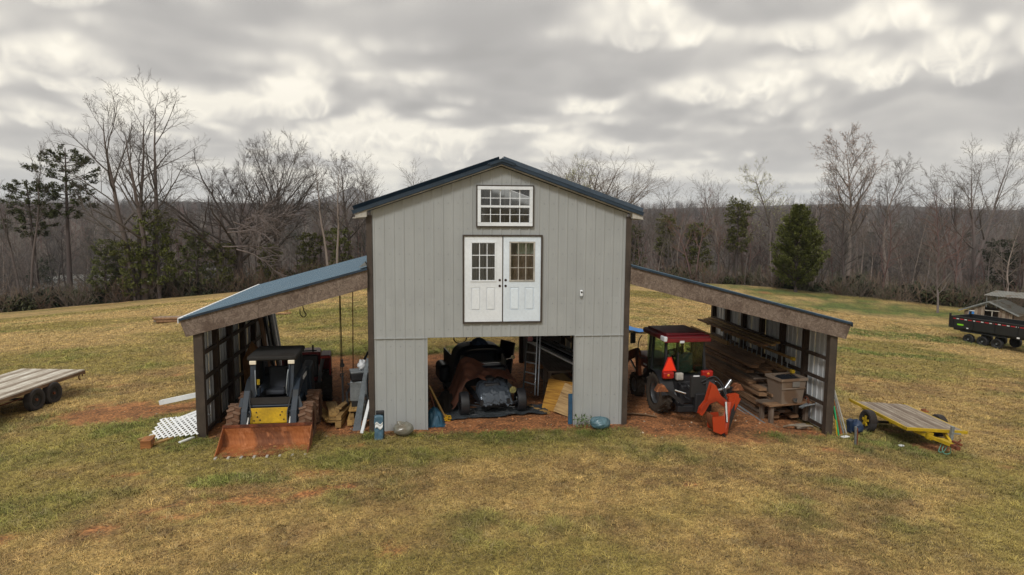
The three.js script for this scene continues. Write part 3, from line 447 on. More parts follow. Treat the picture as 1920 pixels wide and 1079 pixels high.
// ------------------------------------------------------------------ the barn
function ribbed(x0, x1, yb, yt, holes = [], pitch = 0.2286, rise = 0.022, back = 0) { // upright ribbed metal in the xy plane, ribs towards +z
  const xs = new Set([x0, x1]); const zr = (x) => { const t = ((x - back) % pitch + pitch) % pitch; return t < 0.165 ? 0 : t < 0.18 ? (t - 0.165) / 0.015 * rise : t < 0.21 ? rise : (pitch - t) / 0.0186 * rise; };
  for (let k = Math.floor((x0 - back) / pitch) - 1; k * pitch + back < x1; k++) for (const o of [0, 0.165, 0.18, 0.21]) { const x = k * pitch + back + o; if (x > x0 + 1e-4 && x < x1 - 1e-4) xs.add(x); }
  for (const h of holes) for (const x of [h[0], h[1]]) if (x > x0 + 1e-4 && x < x1 - 1e-4) xs.add(x);
  xs.add(0 > x0 && 0 < x1 ? 1e-6 : x0); const a = [...xs].sort((p, q) => p - q), P = [], U = [], I = [];
  for (let k = 0; k + 1 < a.length; k++) {
    const l = a[k], r = a[k + 1]; if (r - l < 1e-5) continue; const m = (l + r) / 2;
    const hs = holes.filter((h) => m > h[0] && m < h[1]).sort((p, q) => p[2] - q[2]);
    const list = []; let f = yb; for (const h of hs) { list.push([f, h[2], false]); f = h[3]; } list.push([f, 0, true]);
    for (const [b, t, top] of list) {
      const tl = top ? yt(l) : t, tr = top ? yt(r) : t; if (Math.max(tl, tr) <= b) continue; const n = P.length / 3;
      P.push(l, b, zr(l + 1e-5), r, b, zr(r - 1e-5), r, tr, zr(r - 1e-5), l, tl, zr(l + 1e-5)); U.push(l, b, r, b, r, tr, l, tl); I.push(n, n + 1, n + 2, n, n + 2, n + 3);
    }
  }
  const g = new THREE.BufferGeometry(); g.setAttribute('position', new THREE.Float32BufferAttribute(P, 3)); g.setAttribute('uv', new THREE.Float32BufferAttribute(U, 2)); g.setIndex(I); const f = g.toNonIndexed(); f.computeVertexNormals(); return f;
}
rnd = seeded(601);
const barn = thing('barn', 'tall grey ribbed-metal barn with gable front and two lean-to sheds', 'barn');
{
  const top = (x) => 6.31 - 0.347 * Math.abs(x + 0.03), WIN = [-0.59, 0.73, 4.92, 5.85], DOOR = [-0.92, 0.96, 2.61, 4.69], PW = 0.9144;
  for (let k = 0; k < 7; k++) { const a = Math.max(-3.06, -3.2 + k * PW), b = Math.min(3.06, -3.2 + (k + 1) * PW); const z = 0.006 + (k % 2) * 0.0015, cut = a < 0.97 && b > -0.93, pc = (y0, y1, hs) => put('siding_panel', ribbed(a, b, y0, y1, hs, 0.2286, 0.012, -3.2).translate(0, 0, z), MT.siding, barn);
    if (!cut) pc(2.255, top, []); else { pc(2.255, () => 2.61, []); pc(2.61, () => 4.69, [DOOR]); pc(4.69, () => 4.92, []); pc(4.92, () => 5.85, [WIN]); pc(5.85, top, []); } }
  for (const [a, b] of [[-3.06, -2.285], [-2.285, -1.78], [1.81, 2.29], [2.29, 3.06]]) put('siding_panel', ribbed(a, b, -0.15, () => 2.25, [], 0.2286, 0.012, -3.2), MT.siding, barn);
  for (const x of [-2.42, 2.43]) put('lap_flashing', B(1.27, 0.014, 0.03, x, 2.25, 0.02), MT.siding, barn);
  for (const s of [-1, 1]) {
    put('corner_trim', [B(0.13, 5.35, 0.05, s * 3.1, 2.48, 0.018), B(0.03, 5.35, 0.14, s * 3.15, 2.48, -0.05)], MT.brown, barn);
    put('opening_trim', B(0.02, 2.38, 0.16, s < 0 ? -1.785 : 1.815, 1.06, -0.05), MT.siding, barn);
    const L = Math.hypot(3.4, 3.4 * 0.347), a = Math.atan(0.347);
    for (let k = 0; k < 8; k++) { // roof sheets
      const z0 = 0.22 - k * PW, g = ribbed(-PW, 0, 0, () => L, [], 0.3048, 0.03); g.rotateX(-Math.PI / 2); g.rotateY(s > 0 ? -Math.PI / 2 : Math.PI / 2); // now up the slope along x
      const m = put('roof_panel', g, MT.navy, barn); m.position.set(-0.03, 6.4, s > 0 ? z0 : z0 - PW); m.rotation.z = s > 0 ? -a : a;
    }
    put('rake_trim', [mv(B(L + 0.05, 0.07, 0.05, 0, 0, 0), -0.03 + s * 1.7, 6.4 - 0.347 * 1.7, 0.2, 0, 0, -s * a), mv(B(L + 0.06, 0.016, 0.2, 0, 0.045, 0), -0.03 + s * 1.7, 6.4 - 0.347 * 1.7, 0.13, 0, 0, -s * a)], MT.navy, barn);
    put('rake_soffit', mv(B(L - 0.02, 0.02, 0.17, 0, 0, 0), -0.03 + s * 1.69, 6.34 - 0.347 * 1.69, 0.1, 0, 0, -s * a), MT.offwhite, barn);
    put('eave_return', PR([[s * 3.14, 5.29], [s * 3.4, 5.16], [s * 3.4, 5.09], [s * 3.14, 5.12]], 0.26), MT.offwhite, barn).position.z = 0.06;
    put('eave_soffit', B(0.34, 0.02, 7.4, s * 3.31, 5.09, -3.72), MT.offwhite, barn);
    for (let k = 0; k < 8; k++) { const g = ribbed(-0.3 - Math.min(7.35, (k + 1) * PW - 0.05) + 0.3, -k * PW, -0.3, () => 5.15, []); g.rotateY(s > 0 ? Math.PI / 2 : -Math.PI / 2); const m = put('side_panel', g, MT.siding, barn); m.position.x = s * 3.12; if (s > 0) m.position.z = -7.35; }
    for (const z of [-0.12, -1.9, -3.7, -5.5, -7.2]) put('post', B(0.14, 5.4, 0.14, s * 3.0, 2.5, z), MT.post, barn);
    for (const y of [0.5, 1.1, 1.7]) put('girt', B(0.04, 0.14, 7, s * 2.9, y, -3.65), MT.girt, barn);
  }
  put('ridge_cap', [mv(B(0.36, 0.02, 7.66, 0, 0, 0), -0.19, 6.41, -3.57, 0, 0, 0.334), mv(B(0.36, 0.02, 7.66, 0, 0, 0), 0.13, 6.41, -3.57, 0, 0, -0.334), PR([[-0.3, 6.32], [-0.03, 6.415], [0.24, 6.32], [0.3, 6.37], [-0.03, 6.485], [-0.36, 6.37]], 0.03).translate(0, 0, 0.245)], MT.navy, barn);
  put('header_beam', B(6.1, 0.24, 0.08, 0, 2.36, -0.09), MT.post, barn);
  put('loft_floor', B(6.05, 0.05, 7.2, 0, 2.5, -3.72), MT.greyWoodDark, barn);
  for (let k = 0; k < 12; k++) put('joist', B(5.75, 0.2, 0.05, 0, 2.37, -0.5 - k * 0.6), MT.post, barn);
  for (const [a, b] of [[-3.06, -1.9], [1.5, 2.3], [2.3, 3.06]]) put('rear_panel', ribbed(a, b, -0.2, () => 2.26, []).translate(0, 0, -7.38), MT.siding, barn);
  for (let k = 0; k < 7; k++) put('rear_panel', ribbed(Math.max(-3.06, -3.2 + k * PW), Math.min(3.06, -3.2 + (k + 1) * PW), 2.27, (x) => top(x) + 0.1, []).translate(0, 0, -7.38), MT.siding, barn);
  for (const x of [-1.9, 1.5]) put('post', B(0.14, 2.5, 0.14, x, 1.1, -7.25), MT.post, barn);

  { const scr = new THREE.InstancedMesh(new THREE.CylinderGeometry(0.009, 0.011, 0.012, 6).rotateX(Math.PI / 2), MT.galv, 400), o = new THREE.Object3D(); let n = 0; for (let r = 0; r < 27; r++) for (const y of [0.15, 0.75, 1.4, 2.05, 2.45, 3.05, 3.65, 4.25, 4.85, 5.45, 5.95]) { const x = -3.2 + r * 0.2286 + 0.1; if (Math.abs(x) > 3 || y > top(x) - 0.1 || (y < 2.3 && Math.abs(x) < 1.8) || (x > -0.98 && x < 1.02 && y > 2.5 && y < 4.8) || (x > -0.66 && x < 0.8 && y > 4.8 && y < 5.95)) continue; o.position.set(x, y, y < 2.3 ? 0.003 : 0.01); o.updateMatrix(); scr.setMatrixAt(n++, o.matrix); } scr.count = n; scr.name = 'screw_heads'; scr.userData.kind = 'stuff'; barn.add(scr); }

  // gable window: two sashes of five by two panes
  const win = sub('window', barn, 0.07, 5.385, 0.0); const WX = 0.655, WY = 0.465;
  put('outer_trim', [B(1.37, 0.03, 0.05, 0, WY + 0.015, 0.04), B(1.37, 0.03, 0.05, 0, -WY - 0.015, 0.04), B(0.03, 0.93, 0.05, WX + 0.015, 0, 0.04), B(0.03, 0.93, 0.05, -WX - 0.015, 0, 0.04)], MT.brown, win);
  put('frame', [B(1.31, 0.075, 0.1, 0, WY - 0.038, 0.03), B(1.31, 0.085, 0.1, 0, -WY + 0.042, 0.03), B(0.075, 0.77, 0.1, WX - 0.038, 0, 0.03), B(0.075, 0.77, 0.1, -WX + 0.038, 0, 0.03), B(1.16, 0.05, 0.085, 0, -0.005, 0.03)], MT.white, win);
  const mun = []; for (let k = 1; k < 5; k++) mun.push(B(0.018, 0.8, 0.022, -0.58 + k * 0.232, 0, 0.028)); mun.push(B(1.16, 0.016, 0.018, 0, 0.19, 0.028), B(1.16, 0.016, 0.018, 0, -0.195, 0.028)); put('muntin', mun, MT.white, win);
  for (let i = 0; i < 5; i++) for (let j = 0; j < 4; j++) put('pane', B(0.222, 0.185, 0.006, -0.464 + i * 0.232, -0.29 + j * 0.193, 0.02), MT.glassDark, win);

  // the pair of doors up at the loft
  const fr = sub('door_frame', barn, 0.02, 3.65, 0);
  put('frame_trim', [B(1.91, 0.035, 0.06, 0, 1.043, 0.04), B(1.91, 0.03, 0.06, 0, -1.043, 0.04), B(0.034, 2.06, 0.06, -0.94, 0, 0.04), B(0.034, 2.06, 0.06, 0.94, 0, 0.04), B(0.018, 2.06, 0.03, 0, 0, 0.03)], MT.brown, fr);
  for (const s of [-1, 1]) {
    const d = sub('door', barn, 0.02 + s * 0.466, 3.65, 0.0), m = s < 0 ? MT.white : MT.whiteCool; d.userData.label = s < 0 ? 'left white door leaf' : 'right bluish white door leaf';
    const sh = new THREE.Shape([[-0.452, -1.02], [0.452, -1.02], [0.452, 1.02], [-0.452, 1.02]].map((q) => new THREE.Vector2(...q))); sh.holes.push(new THREE.Path([[-0.28, -0.03], [-0.28, 0.88], [0.28, 0.88], [0.28, -0.03]].map((q) => new THREE.Vector2(...q))));
    for (const px of [-0.18, 0.18]) sh.holes.push(new THREE.Path([[px - 0.11, -0.74], [px - 0.11, -0.2], [px + 0.11, -0.2], [px + 0.11, -0.74]].map((q) => new THREE.Vector2(...q))));
    put('door_slab', boxuv(new THREE.ExtrudeGeometry(sh, { depth: 0.044, bevelEnabled: false })).translate(0, 0, 0.0), m, d);
    for (const px of [-0.18, 0.18]) put('raised_panel', [B(0.23, 0.55, 0.02, px, -0.47, 0.018), PR([[-0.095, -0.255], [0.095, -0.255], [0.095, 0.255], [-0.095, 0.255]], 0.034, 0.014).translate(px, -0.47, 0.03)], m, d);
    const bead = s < 0 ? MT.white : MT.offwhite;
    put('glazing_frame', [B(0.62, 0.035, 0.03, 0, 0.885, 0.045), B(0.62, 0.035, 0.03, 0, -0.035, 0.045), B(0.035, 0.89, 0.03, -0.29, 0.425, 0.045), B(0.035, 0.89, 0.03, 0.29, 0.425, 0.045)], bead, d);
    put('muntin', [B(0.018, 0.88, 0.02, -0.09, 0.425, 0.035), B(0.018, 0.88, 0.02, 0.09, 0.425, 0.035), B(0.55, 0.018, 0.017, 0, 0.275, 0.035), B(0.55, 0.018, 0.017, 0, 0.575, 0.035)], bead, d);
    for (let i = 0; i < 3; i++) for (let j = 0; j < 3; j++) put('pane', B(0.17, 0.282, 0.006, -0.18 + i * 0.18, 0.125 + j * 0.3, 0.025), MT.glassDark, d);
    for (const y of [-0.02, -0.16]) put('lock_bore', CY(0.03, 0.03, 0.05, 14, -s * 0.395, y, 0.026, Math.PI / 2), mat(0x2a1414, 0.9), d);
    if (s > 0) { put('curtain', sheet(24, 4, (u, v) => [-0.34 + u * 0.68, -0.1 + v * 0.7, -0.14 + 0.02 * Math.sin(u * 34)], 0.003), mat(0x54473b, 0.9), d); put('valance', sheet(24, 4, (u, v) => [-0.1 + u * 0.44, 0.6 + v * 0.36, -0.16 + 0.02 * Math.sin(u * 30)], 0.003), mat(0x8b9688, 0.9), d); }
  }

  // lean-to sheds
  for (const s of [-1, 1]) {
    const g = sub('lean_to', barn), xo = s < 0 ? -7.33 : 9.0, yo = s < 0 ? 2.78 : 2.47, xi = s * 3.15, yi = s < 0 ? 3.92 : 3.97, wallx = s < 0 ? -6.98 : 8.6, gy = s < 0 ? -0.15 : -0.62, sl = (yi - yo) / Math.abs(xo - xi), at = (x) => yi - sl * Math.abs(x - xi), L = Math.hypot(xo - xi, yo - yi), a = Math.atan(sl);
    g.userData.label = s < 0 ? 'left lean-to with blue-grey roof' : 'right lean-to with lumber stacked along its wall';
    for (let k = 0; k < 8; k++) { const q = ribbed(-PW + 0.004, 0, 0, () => L, [], 0.2286, 0.018); q.rotateX(-Math.PI / 2); q.rotateY(s > 0 ? -Math.PI / 2 : Math.PI / 2); const m = put('roof_panel', q, MT.roof, g); m.position.set(xi, yi + 0.02, s > 0 ? 0.14 - k * PW : 0.14 - (k + 1) * PW); m.rotation.z = s > 0 ? -a : a; }
    put('eave_trim', [B(0.07, 0.03, 7.5, xo, yo + 0.025, -3.6), B(0.02, 0.1, 7.5, xo + s * 0.03, yo - 0.03, -3.6)], s < 0 ? MT.pvc : MT.navy, g);
    put('rake_edge', BAR([xi, yi - 0.0, 0.16], [xo, yo - 0.0, 0.16], 0.03, 0.05), MT.navy, g);
    if (s < 0) put('flashing', PR([[-3.16, 3.99], [-3.34, 3.95], [-3.2, 4.08]], 0.3), MT.galv, g).position.z = 0;
    const H = 0.42, nx = -Math.sin(a) * s, mid = s < 0 ? -5.6 : 5.6, bd = (x0, x1, end) => PR([[x0, at(x0) - 0.03], [x0, at(x0) - 0.03 - H], [x1 - (end ? s * 0.12 : 0), at(x1) - 0.03 - H + (end ? 0.05 : 0)], [x1, at(x1) - 0.03]], 0.02);
    put('fascia_board', bd(xi, mid, false), MT.osb, g).position.z = 0.115; put('fascia_board', bd(mid + s * 0.004, xo, true), MT.osb, g).position.z = 0.118;
    const PZ = [0.0, -1.24, -2.48, -3.72, -4.96, -6.2, -7.35];
    for (let k = 0; k < PZ.length; k++) put('post', k ? B(0.14, at(wallx) - 0.22 - gy, 0.14, wallx, (at(wallx) - 0.22 + gy) / 2, PZ[k]) : B(0.2, at(wallx) - 0.3 - gy, 0.16, wallx, (at(wallx) - 0.3 + gy) / 2, -0.02), k ? MT.post : MT.brown, g);
    for (const z of PZ) put('rafter', BAR([xi, yi - 0.14, z - 0.16], [wallx - s * -0.1, at(wallx) - 0.14, z - 0.16], 0.05, 0.2), MT.post, g);
    const ys = s < 0 ? [0.08, 0.72, 1.34, 1.94] : [-0.33, 0.29, 0.92, 1.51];
    for (const y of ys) for (let k = 0; k < 6; k++) put('girt', B(0.045, 0.09, 1.1, wallx - s * 0.035, y, (PZ[k] + PZ[k + 1]) / 2), MT.girt, g);
    put('top_plate', B(0.09, 0.18, 7.3, wallx, at(wallx) - 0.29, -3.72), MT.post, g);
    for (let k = 0; k < 8; k++) { const q = ribbed(Math.max(-7.4, -(k + 1) * PW), -k * PW - 0.003, gy + 0.03, () => at(wallx) - 0.12, []); q.rotateY(-s * Math.PI / 2); q.scale(1, 1, s < 0 ? -1 : 1); if (s < 0) { const ix = q.attributes.position; for (let i = 0; i < ix.count; i += 3) { const t = [ix.getX(i + 1), ix.getY(i + 1), ix.getZ(i + 1)]; ix.setXYZ(i + 1, ix.getX(i + 2), ix.getY(i + 2), ix.getZ(i + 2)); ix.setXYZ(i + 2, ...t); } q.computeVertexNormals(); } const zz = q.attributes.position; let mn = 1e9; for (let i = 0; i < zz.count; i++) mn = Math.min(mn, zz.getZ(i)); const m = put('siding_panel', q, MT.sidingIn, g); m.position.set(wallx + s * 0.085, 0, mn >= 0 ? -Math.min(7.4, (k + 1) * PW) - mn : 0); }
  }
}
{ const d = thing('door_camera', 'small white camera with dark lens on the grey barn wall', 'camera', [1.95, 3.3, 0.03]); put('case', RB(0.07, 0.15, 0.04, 0.03, 0, 0, 0.01, 0, 0, 0, 3), MT.white, d); put('lens', CY(0.022, 0.022, 0.014, 16, 0, 0.025, 0.032, Math.PI / 2), MT.black, d); put('bracket', B(0.05, 0.05, 0.03, 0, -0.085, 0), MT.galv, d); }
console.log('barn done');

// ------------------------------------------------------------------ wheels
function wheel(parent, [x, y, z], r, w, o = {}) {
  const g = sub('wheel', parent, x, y, z, o.turn || 0), rim = r * (o.rim ?? 0.56), t = [];
  t.push(LA([[rim, -w * 0.36], [r * 0.8, -w * 0.5], [r * 0.95, -w * 0.47], [r, -w * 0.36], [r, w * 0.36], [r * 0.95, w * 0.47], [r * 0.8, w * 0.5], [rim, w * 0.36]], 28));
  if (o.lugs) for (let k = 0; k < o.lugs; k++) for (const s of [-1, 1]) { const a = (k + (s > 0 ? 0.5 : 0)) / o.lugs * 6.2832; t.push(mv(mv(B(o.lugH ?? 0.05, w * 0.56, o.lugW ?? 0.055, r + 0.005, s * w * 0.24, 0, (o.slant ?? 0.5) * s), 0, 0, 0, 0, a))); }
  put('tyre', mv(join(t), 0, 0, 0, 0, 0, Math.PI / 2), o.tyre || MT.rubber, g);
  const d = o.dish ?? 0.12; 
  put('rim', mv(LA([[0, w * (0.36 - d)], [rim * 0.3, w * (0.36 - d)], [rim * 0.55, w * (0.3 - d)], [rim * 0.8, w * (0.24 - d)], [rim * 0.92, w * 0.3], [rim * 1.02, w * 0.4], [rim * 1.02, -w * 0.4], [rim * 0.92, -w * 0.3], [rim * 0.8, -w * 0.05], [0, -w * 0.05]], 24), 0, 0, 0, 0, 0, o.out === 1 ? -Math.PI / 2 : Math.PI / 2), o.rimMat || MT.galv, g);
  if (o.hub) put('hub', CY(rim * 0.22, rim * 0.22, w * 0.3, 12, (o.out || -1) * w * 0.3, 0, 0, 0, 0, Math.PI / 2), o.hub, g);
  return g;
}
rnd = seeded(701);
{ // skid steer, nose towards the camera
  const y = ground(-5.4, 0), t = thing('skid_steer', 'dark blue skid steer loader with rusty bucket under the left shed', 'loader', [-5.37, y, -0.32], 0.02);
  for (const s of [-1, 1]) { wheel(t, [s * 0.79, 0.41, 0.5], 0.41, 0.3, { lugs: 16, lugH: 0.035, lugW: 0.06, slant: 0.35, tyre: MT.mudRubber, rimMat: MT.rustDark, out: s }); wheel(t, [s * 0.79, 0.41, -0.6], 0.41, 0.3, { lugs: 16, lugH: 0.035, lugW: 0.06, slant: 0.35, tyre: MT.mudRubber, rimMat: MT.rustDark, out: s }); }
  put('chassis', [RB(1.08, 0.5, 1.9, 0.05, 0, 0.5, -0.15), RB(1.0, 0.24, 0.4, 0.03, 0, 0.78, 0.5, 0.25), RB(1.25, 0.75, 0.6, 0.06, 0, 0.85, -1.05)], MT.blueSteel, t);
  const fp = put('front_plate', RB(0.82, 0.35, 0.03, 0.01, 0, 0.64, 0.83, -0.16), MT.yellow, t); for (const [x, yy] of [[-0.28, 0.72], [-0.26, 0.62], [-0.33, 0.54], [0.28, 0.72], [0.24, 0.65], [0.32, 0.55], [-0.2, 0.55]]) put('bolt', CY(0.016, 0.016, 0.02, 8, x, yy, 0.845 - (yy - 0.66) * -0.16 * -1, Math.PI / 2), MT.black, fp);
  put('step', B(0.9, 0.16, 0.03, 0, 0.94, 0.68, -0.3), MT.blackMatte, t);
  for (const s of [-1, 1]) {
    const arm = PR([[-1.5, 1.25], [-1.45, 1.42], [0.2, 1.34], [0.5, 1.14], [0.86, 0.75], [0.98, 0.42], [0.86, 0.36], [0.7, 0.55], [0.5, 0.86], [0.15, 1.12]], 0.14, 0.015); arm.rotateY(-Math.PI / 2);
    const a = put('loader_arm', arm, MT.blueSteel, t); a.position.x = s * 0.54;
    put('arm_plate', mv(PR([[-0.13, 0.0], [0.13, 0.0], [0.17, 0.42], [0.1, 0.62], [-0.13, 0.62], [-0.16, 0.42]], 0.03, 0.008), s * 0.54, 0.42, 0.8, -0.35), MT.blueSteel, t);
    put('tower', [RB(0.2, 1.15, 0.5, 0.05, s * 0.6, 0.85, -1.15, 0.12)], MT.blueSteel, t);
    put('lift_cylinder', [PIPE([s * 0.47, 0.95, 0.45], [s * 0.46, 0.6, 0.83], 0.042), PIPE([s * 0.46, 0.6, 0.83], [s * 0.455, 0.42, 1.0], 0.022)], MT.black, t); put('cylinder_rod', PIPE([s * 0.462, 0.62, 0.815], [s * 0.455, 0.45, 0.98], 0.024), MT.chrome, t);
    put('cab_post', [BAR([s * 0.42, 0.9, 0.48], [s * 0.45, 1.78, 0.28], 0.1, 0.07), BAR([s * 0.36, 1.0, 0.5], [s * 0.39, 1.75, 0.33], 0.03, 0.03), BAR([s * 0.45, 0.9, -0.8], [s * 0.46, 1.82, -0.75], 0.1, 0.08)], MT.blueSteel, t);
    put('side_screen', B(0.02, 0.72, 1.0, s * 0.46, 1.38, -0.25), mat(0x23272b, 0.9, {}), t);
    put('headlight', RB(0.15, 0.09, 0.06, 0.015, s * 0.43, 1.765, 0.35), mat(0xe6dcc8, 0.25), t);
    put('control_lever', [PIPE([s * 0.3, 0.95, 0.3], [s * 0.27, 1.18, 0.42], 0.012), SP(0.03, s * 0.27, 1.2, 0.42)], MT.black, t);
    put('grab_handle', TU([[s * 0.33, 1.05, 0.5], [s * 0.34, 1.2, 0.55], [s * 0.36, 1.5, 0.47], [s * 0.37, 1.6, 0.42]], 0.012), MT.galv, t);
  }
  for (const s of [-1, 1]) put('hydraulic_hose', TU([[s * 0.5, 1.1, 0.2], [s * 0.47, 1.15, 0.45], [s * 0.44, 0.95, 0.72], [s * 0.4, 0.7, 0.86], [s * 0.42, 0.5, 0.98]], 0.014, 20), MT.black, t);
  put('arm_decal', B(0.012, 0.09, 0.5, 0.62, 1.28, -0.35), MT.pvc, t);
  put('cab_roof', RB(1.12, 0.12, 1.3, 0.05, 0, 1.86, -0.28), MT.blackMatte, t); put('cab_rear', [RB(0.9, 0.5, 0.05, 0.02, 0, 1.15, -0.86), B(0.9, 0.08, 0.05, 0, 1.8, -0.84)], MT.black, t); put('rear_pane', B(0.8, 0.36, 0.008, 0, 1.58, -0.84), MT.glassDark, t);
  const seat = put('seat', [RB(0.46, 0.12, 0.45, 0.05, 0, 0.98, -0.1), RB(0.44, 0.55, 0.14, 0.06, 0, 1.25, -0.34, -0.15)], MT.seat, t); put('cab_floor', B(0.85, 0.06, 1.2, 0, 0.82, -0.2), MT.black, t);
  put('decal', B(0.06, 0.13, 0.012, -0.31, 1.32, 0.41), MT.yellowPaint, t); 
  const bk = sub('bucket', t, 0, 0, 0); const prof = [[1.02, 0.46], [1.0, 0.28], [1.03, 0.13], [1.12, 0.05], [1.25, 0.03], [1.76, 0.02]], sec = (pr, off) => pr.map(([z, yy]) => [z - off, yy - off * 0.4]);
  const bs = sheet(1, 24, (u, v) => { const f = v * 5, i = Math.min(4, Math.floor(f)), k = f - i; return [-0.95 + u * 1.9, mix(prof[i][1], prof[i + 1][1], k), mix(prof[i][0], prof[i + 1][0], k)]; }, 0.015); put('bucket_shell', bs, MT.rust, bk);
  for (const s of [-1, 1]) put('side_plate', mv(PR([[1.0, 0.46], [1.06, 0.46], [1.5, 0.18], [1.77, 0.06], [1.76, 0.0], [1.2, 0.0], [1.05, 0.1], [0.98, 0.35]], 0.02).rotateY(-Math.PI / 2), s * 0.955, 0, 0), MT.rust, bk);
  put('top_lip', B(1.94, 0.06, 0.05, 0, 0.47, 1.02), MT.rustDark, bk); put('cutting_edge', B(1.92, 0.02, 0.14, 0, 0.018, 1.75), MT.rustDark, bk);
  for (let k = 0; k < 8; k++) put('tooth', RB(0.055, 0.05, 0.12, 0.012, -0.92 + k * 0.263, 0.03, 1.83), MT.offwhite, bk);
}
{ // red compact tractor standing behind it
  const t = thing('red_tractor', 'small red tractor with black seat behind the skid steer', 'tractor', [-5.12, 0, -3.3], 0.1);
  for (const s of [-1, 1]) { wheel(t, [s * 0.52, 0.42, 0.35], 0.42, 0.26, { lugs: 14, lugH: 0.04, tyre: MT.blackMatte, rimMat: MT.galv, out: s }); wheel(t, [s * 0.45, 0.3, -1.2], 0.3, 0.2, { tyre: MT.blackMatte, out: s });
    put('fender', [RB(0.26, 0.08, 0.75, 0.04, s * 0.5, 1.28, 0.3), RB(0.05, 0.62, 0.6, 0.02, s * 0.62, 0.98, 0.3), RB(0.26, 0.55, 0.06, 0.02, s * 0.5, 1.0, -0.05)], MT.red, t);
    put('tail_strip', RB(0.26, 0.05, 0.03, 0.01, s * 0.5, 1.27, 0.68), MT.redBright, t); put('lift_strut', [BAR([s * 0.43, 1.2, 0.6], [s * 0.33, 0.6, 0.8], 0.09, 0.04)], MT.steel, t); }
  put('body', [RB(0.7, 0.35, 1.9, 0.05, 0, 0.62, -0.4), RB(0.6, 0.4, 0.8, 0.08, 0, 0.95, -1.1)], MT.red, t); put('seat', [RB(0.62, 0.62, 0.14, 0.06, 0, 1.02, 0.55, -0.1), RB(0.55, 0.12, 0.5, 0.05, 0, 0.85, 0.25)], MT.black, t); put('top_rail', RB(0.74, 0.1, 0.08, 0.03, 0, 1.34, 0.48), MT.red, t);
  put('rear_panel', RB(0.32, 0.2, 0.05, 0.02, 0, 0.72, 0.72), MT.redBright, t); put('weight_box', RB(0.75, 0.5, 0.3, 0.04, 0.05, 0.36, 0.75), MT.blackMatte, t); put('lower_bar', B(0.55, 0.08, 0.06, 0, 0.56, 0.86), MT.red, t);
  put('rack', [PIPE([-0.17, 1.38, 0.45], [-0.17, 1.58, 0.45], 0.022), PIPE([0.17, 1.38, 0.45], [0.17, 1.58, 0.45], 0.022), PIPE([-0.27, 1.42, 0.45], [0.27, 1.42, 0.45], 0.018)], MT.black, t); put('steering_wheel', TO(0.17, 0.014, 20, 0, 1.15, -0.35, 1.2), MT.black, t);
}
{ // hanging ropes and hooks
  const t = thing('hanging_rope', 'dark rope with pulley and hook hanging from left shed rafters', 'rope', [-3.96, 1.05, -1.5]);
  put('rope', [PIPE([0.0, 0, 0], [-0.02, 2.35, 0], 0.012), PIPE([-0.04, 0.1, 0.02], [-0.03, 2.3, 0.02], 0.008)], mat(0x3a2e22, 0.95), t); put('pulley', [CY(0.06, 0.06, 0.05, 14, 0, 0.25, 0, Math.PI / 2), B(0.05, 0.2, 0.07, 0, 0.3, 0)], MT.black, t); put('hook', TO(0.055, 0.013, 16, 0, -0.02, 0, 0, 0, 0.6, 4.6), MT.black, t); put('weight', B(0.05, 0.9, 0.05, 0.0, -0.45, -0.02), MT.black, t);
  solo('chain', 'thin brown chain beside the dark rope in the left shed', 'chain', [PIPE([0, 0, 0], [0.03, 2.6, 0], 0.012), TO(0.04, 0.01, 12, 0, -0.03, 0), B(0.05, 0.14, 0.05, 0, 0.08, 0)], MT.rustDark, [-3.72, 0.92, -1.8]);
  solo('hanging_hook', 'small wire hook dangling under the left shed roof', 'hook', [TU([[0, 0.75, 0], [0.01, 0.3, 0], [0.04, 0.12, 0], [0.09, 0.02, 0], [0.03, -0.04, 0], [-0.05, 0.03, 0], [-0.06, 0.16, 0]], 0.011, 30)], MT.black, [-4.92, 2.6, -1.5]);
}
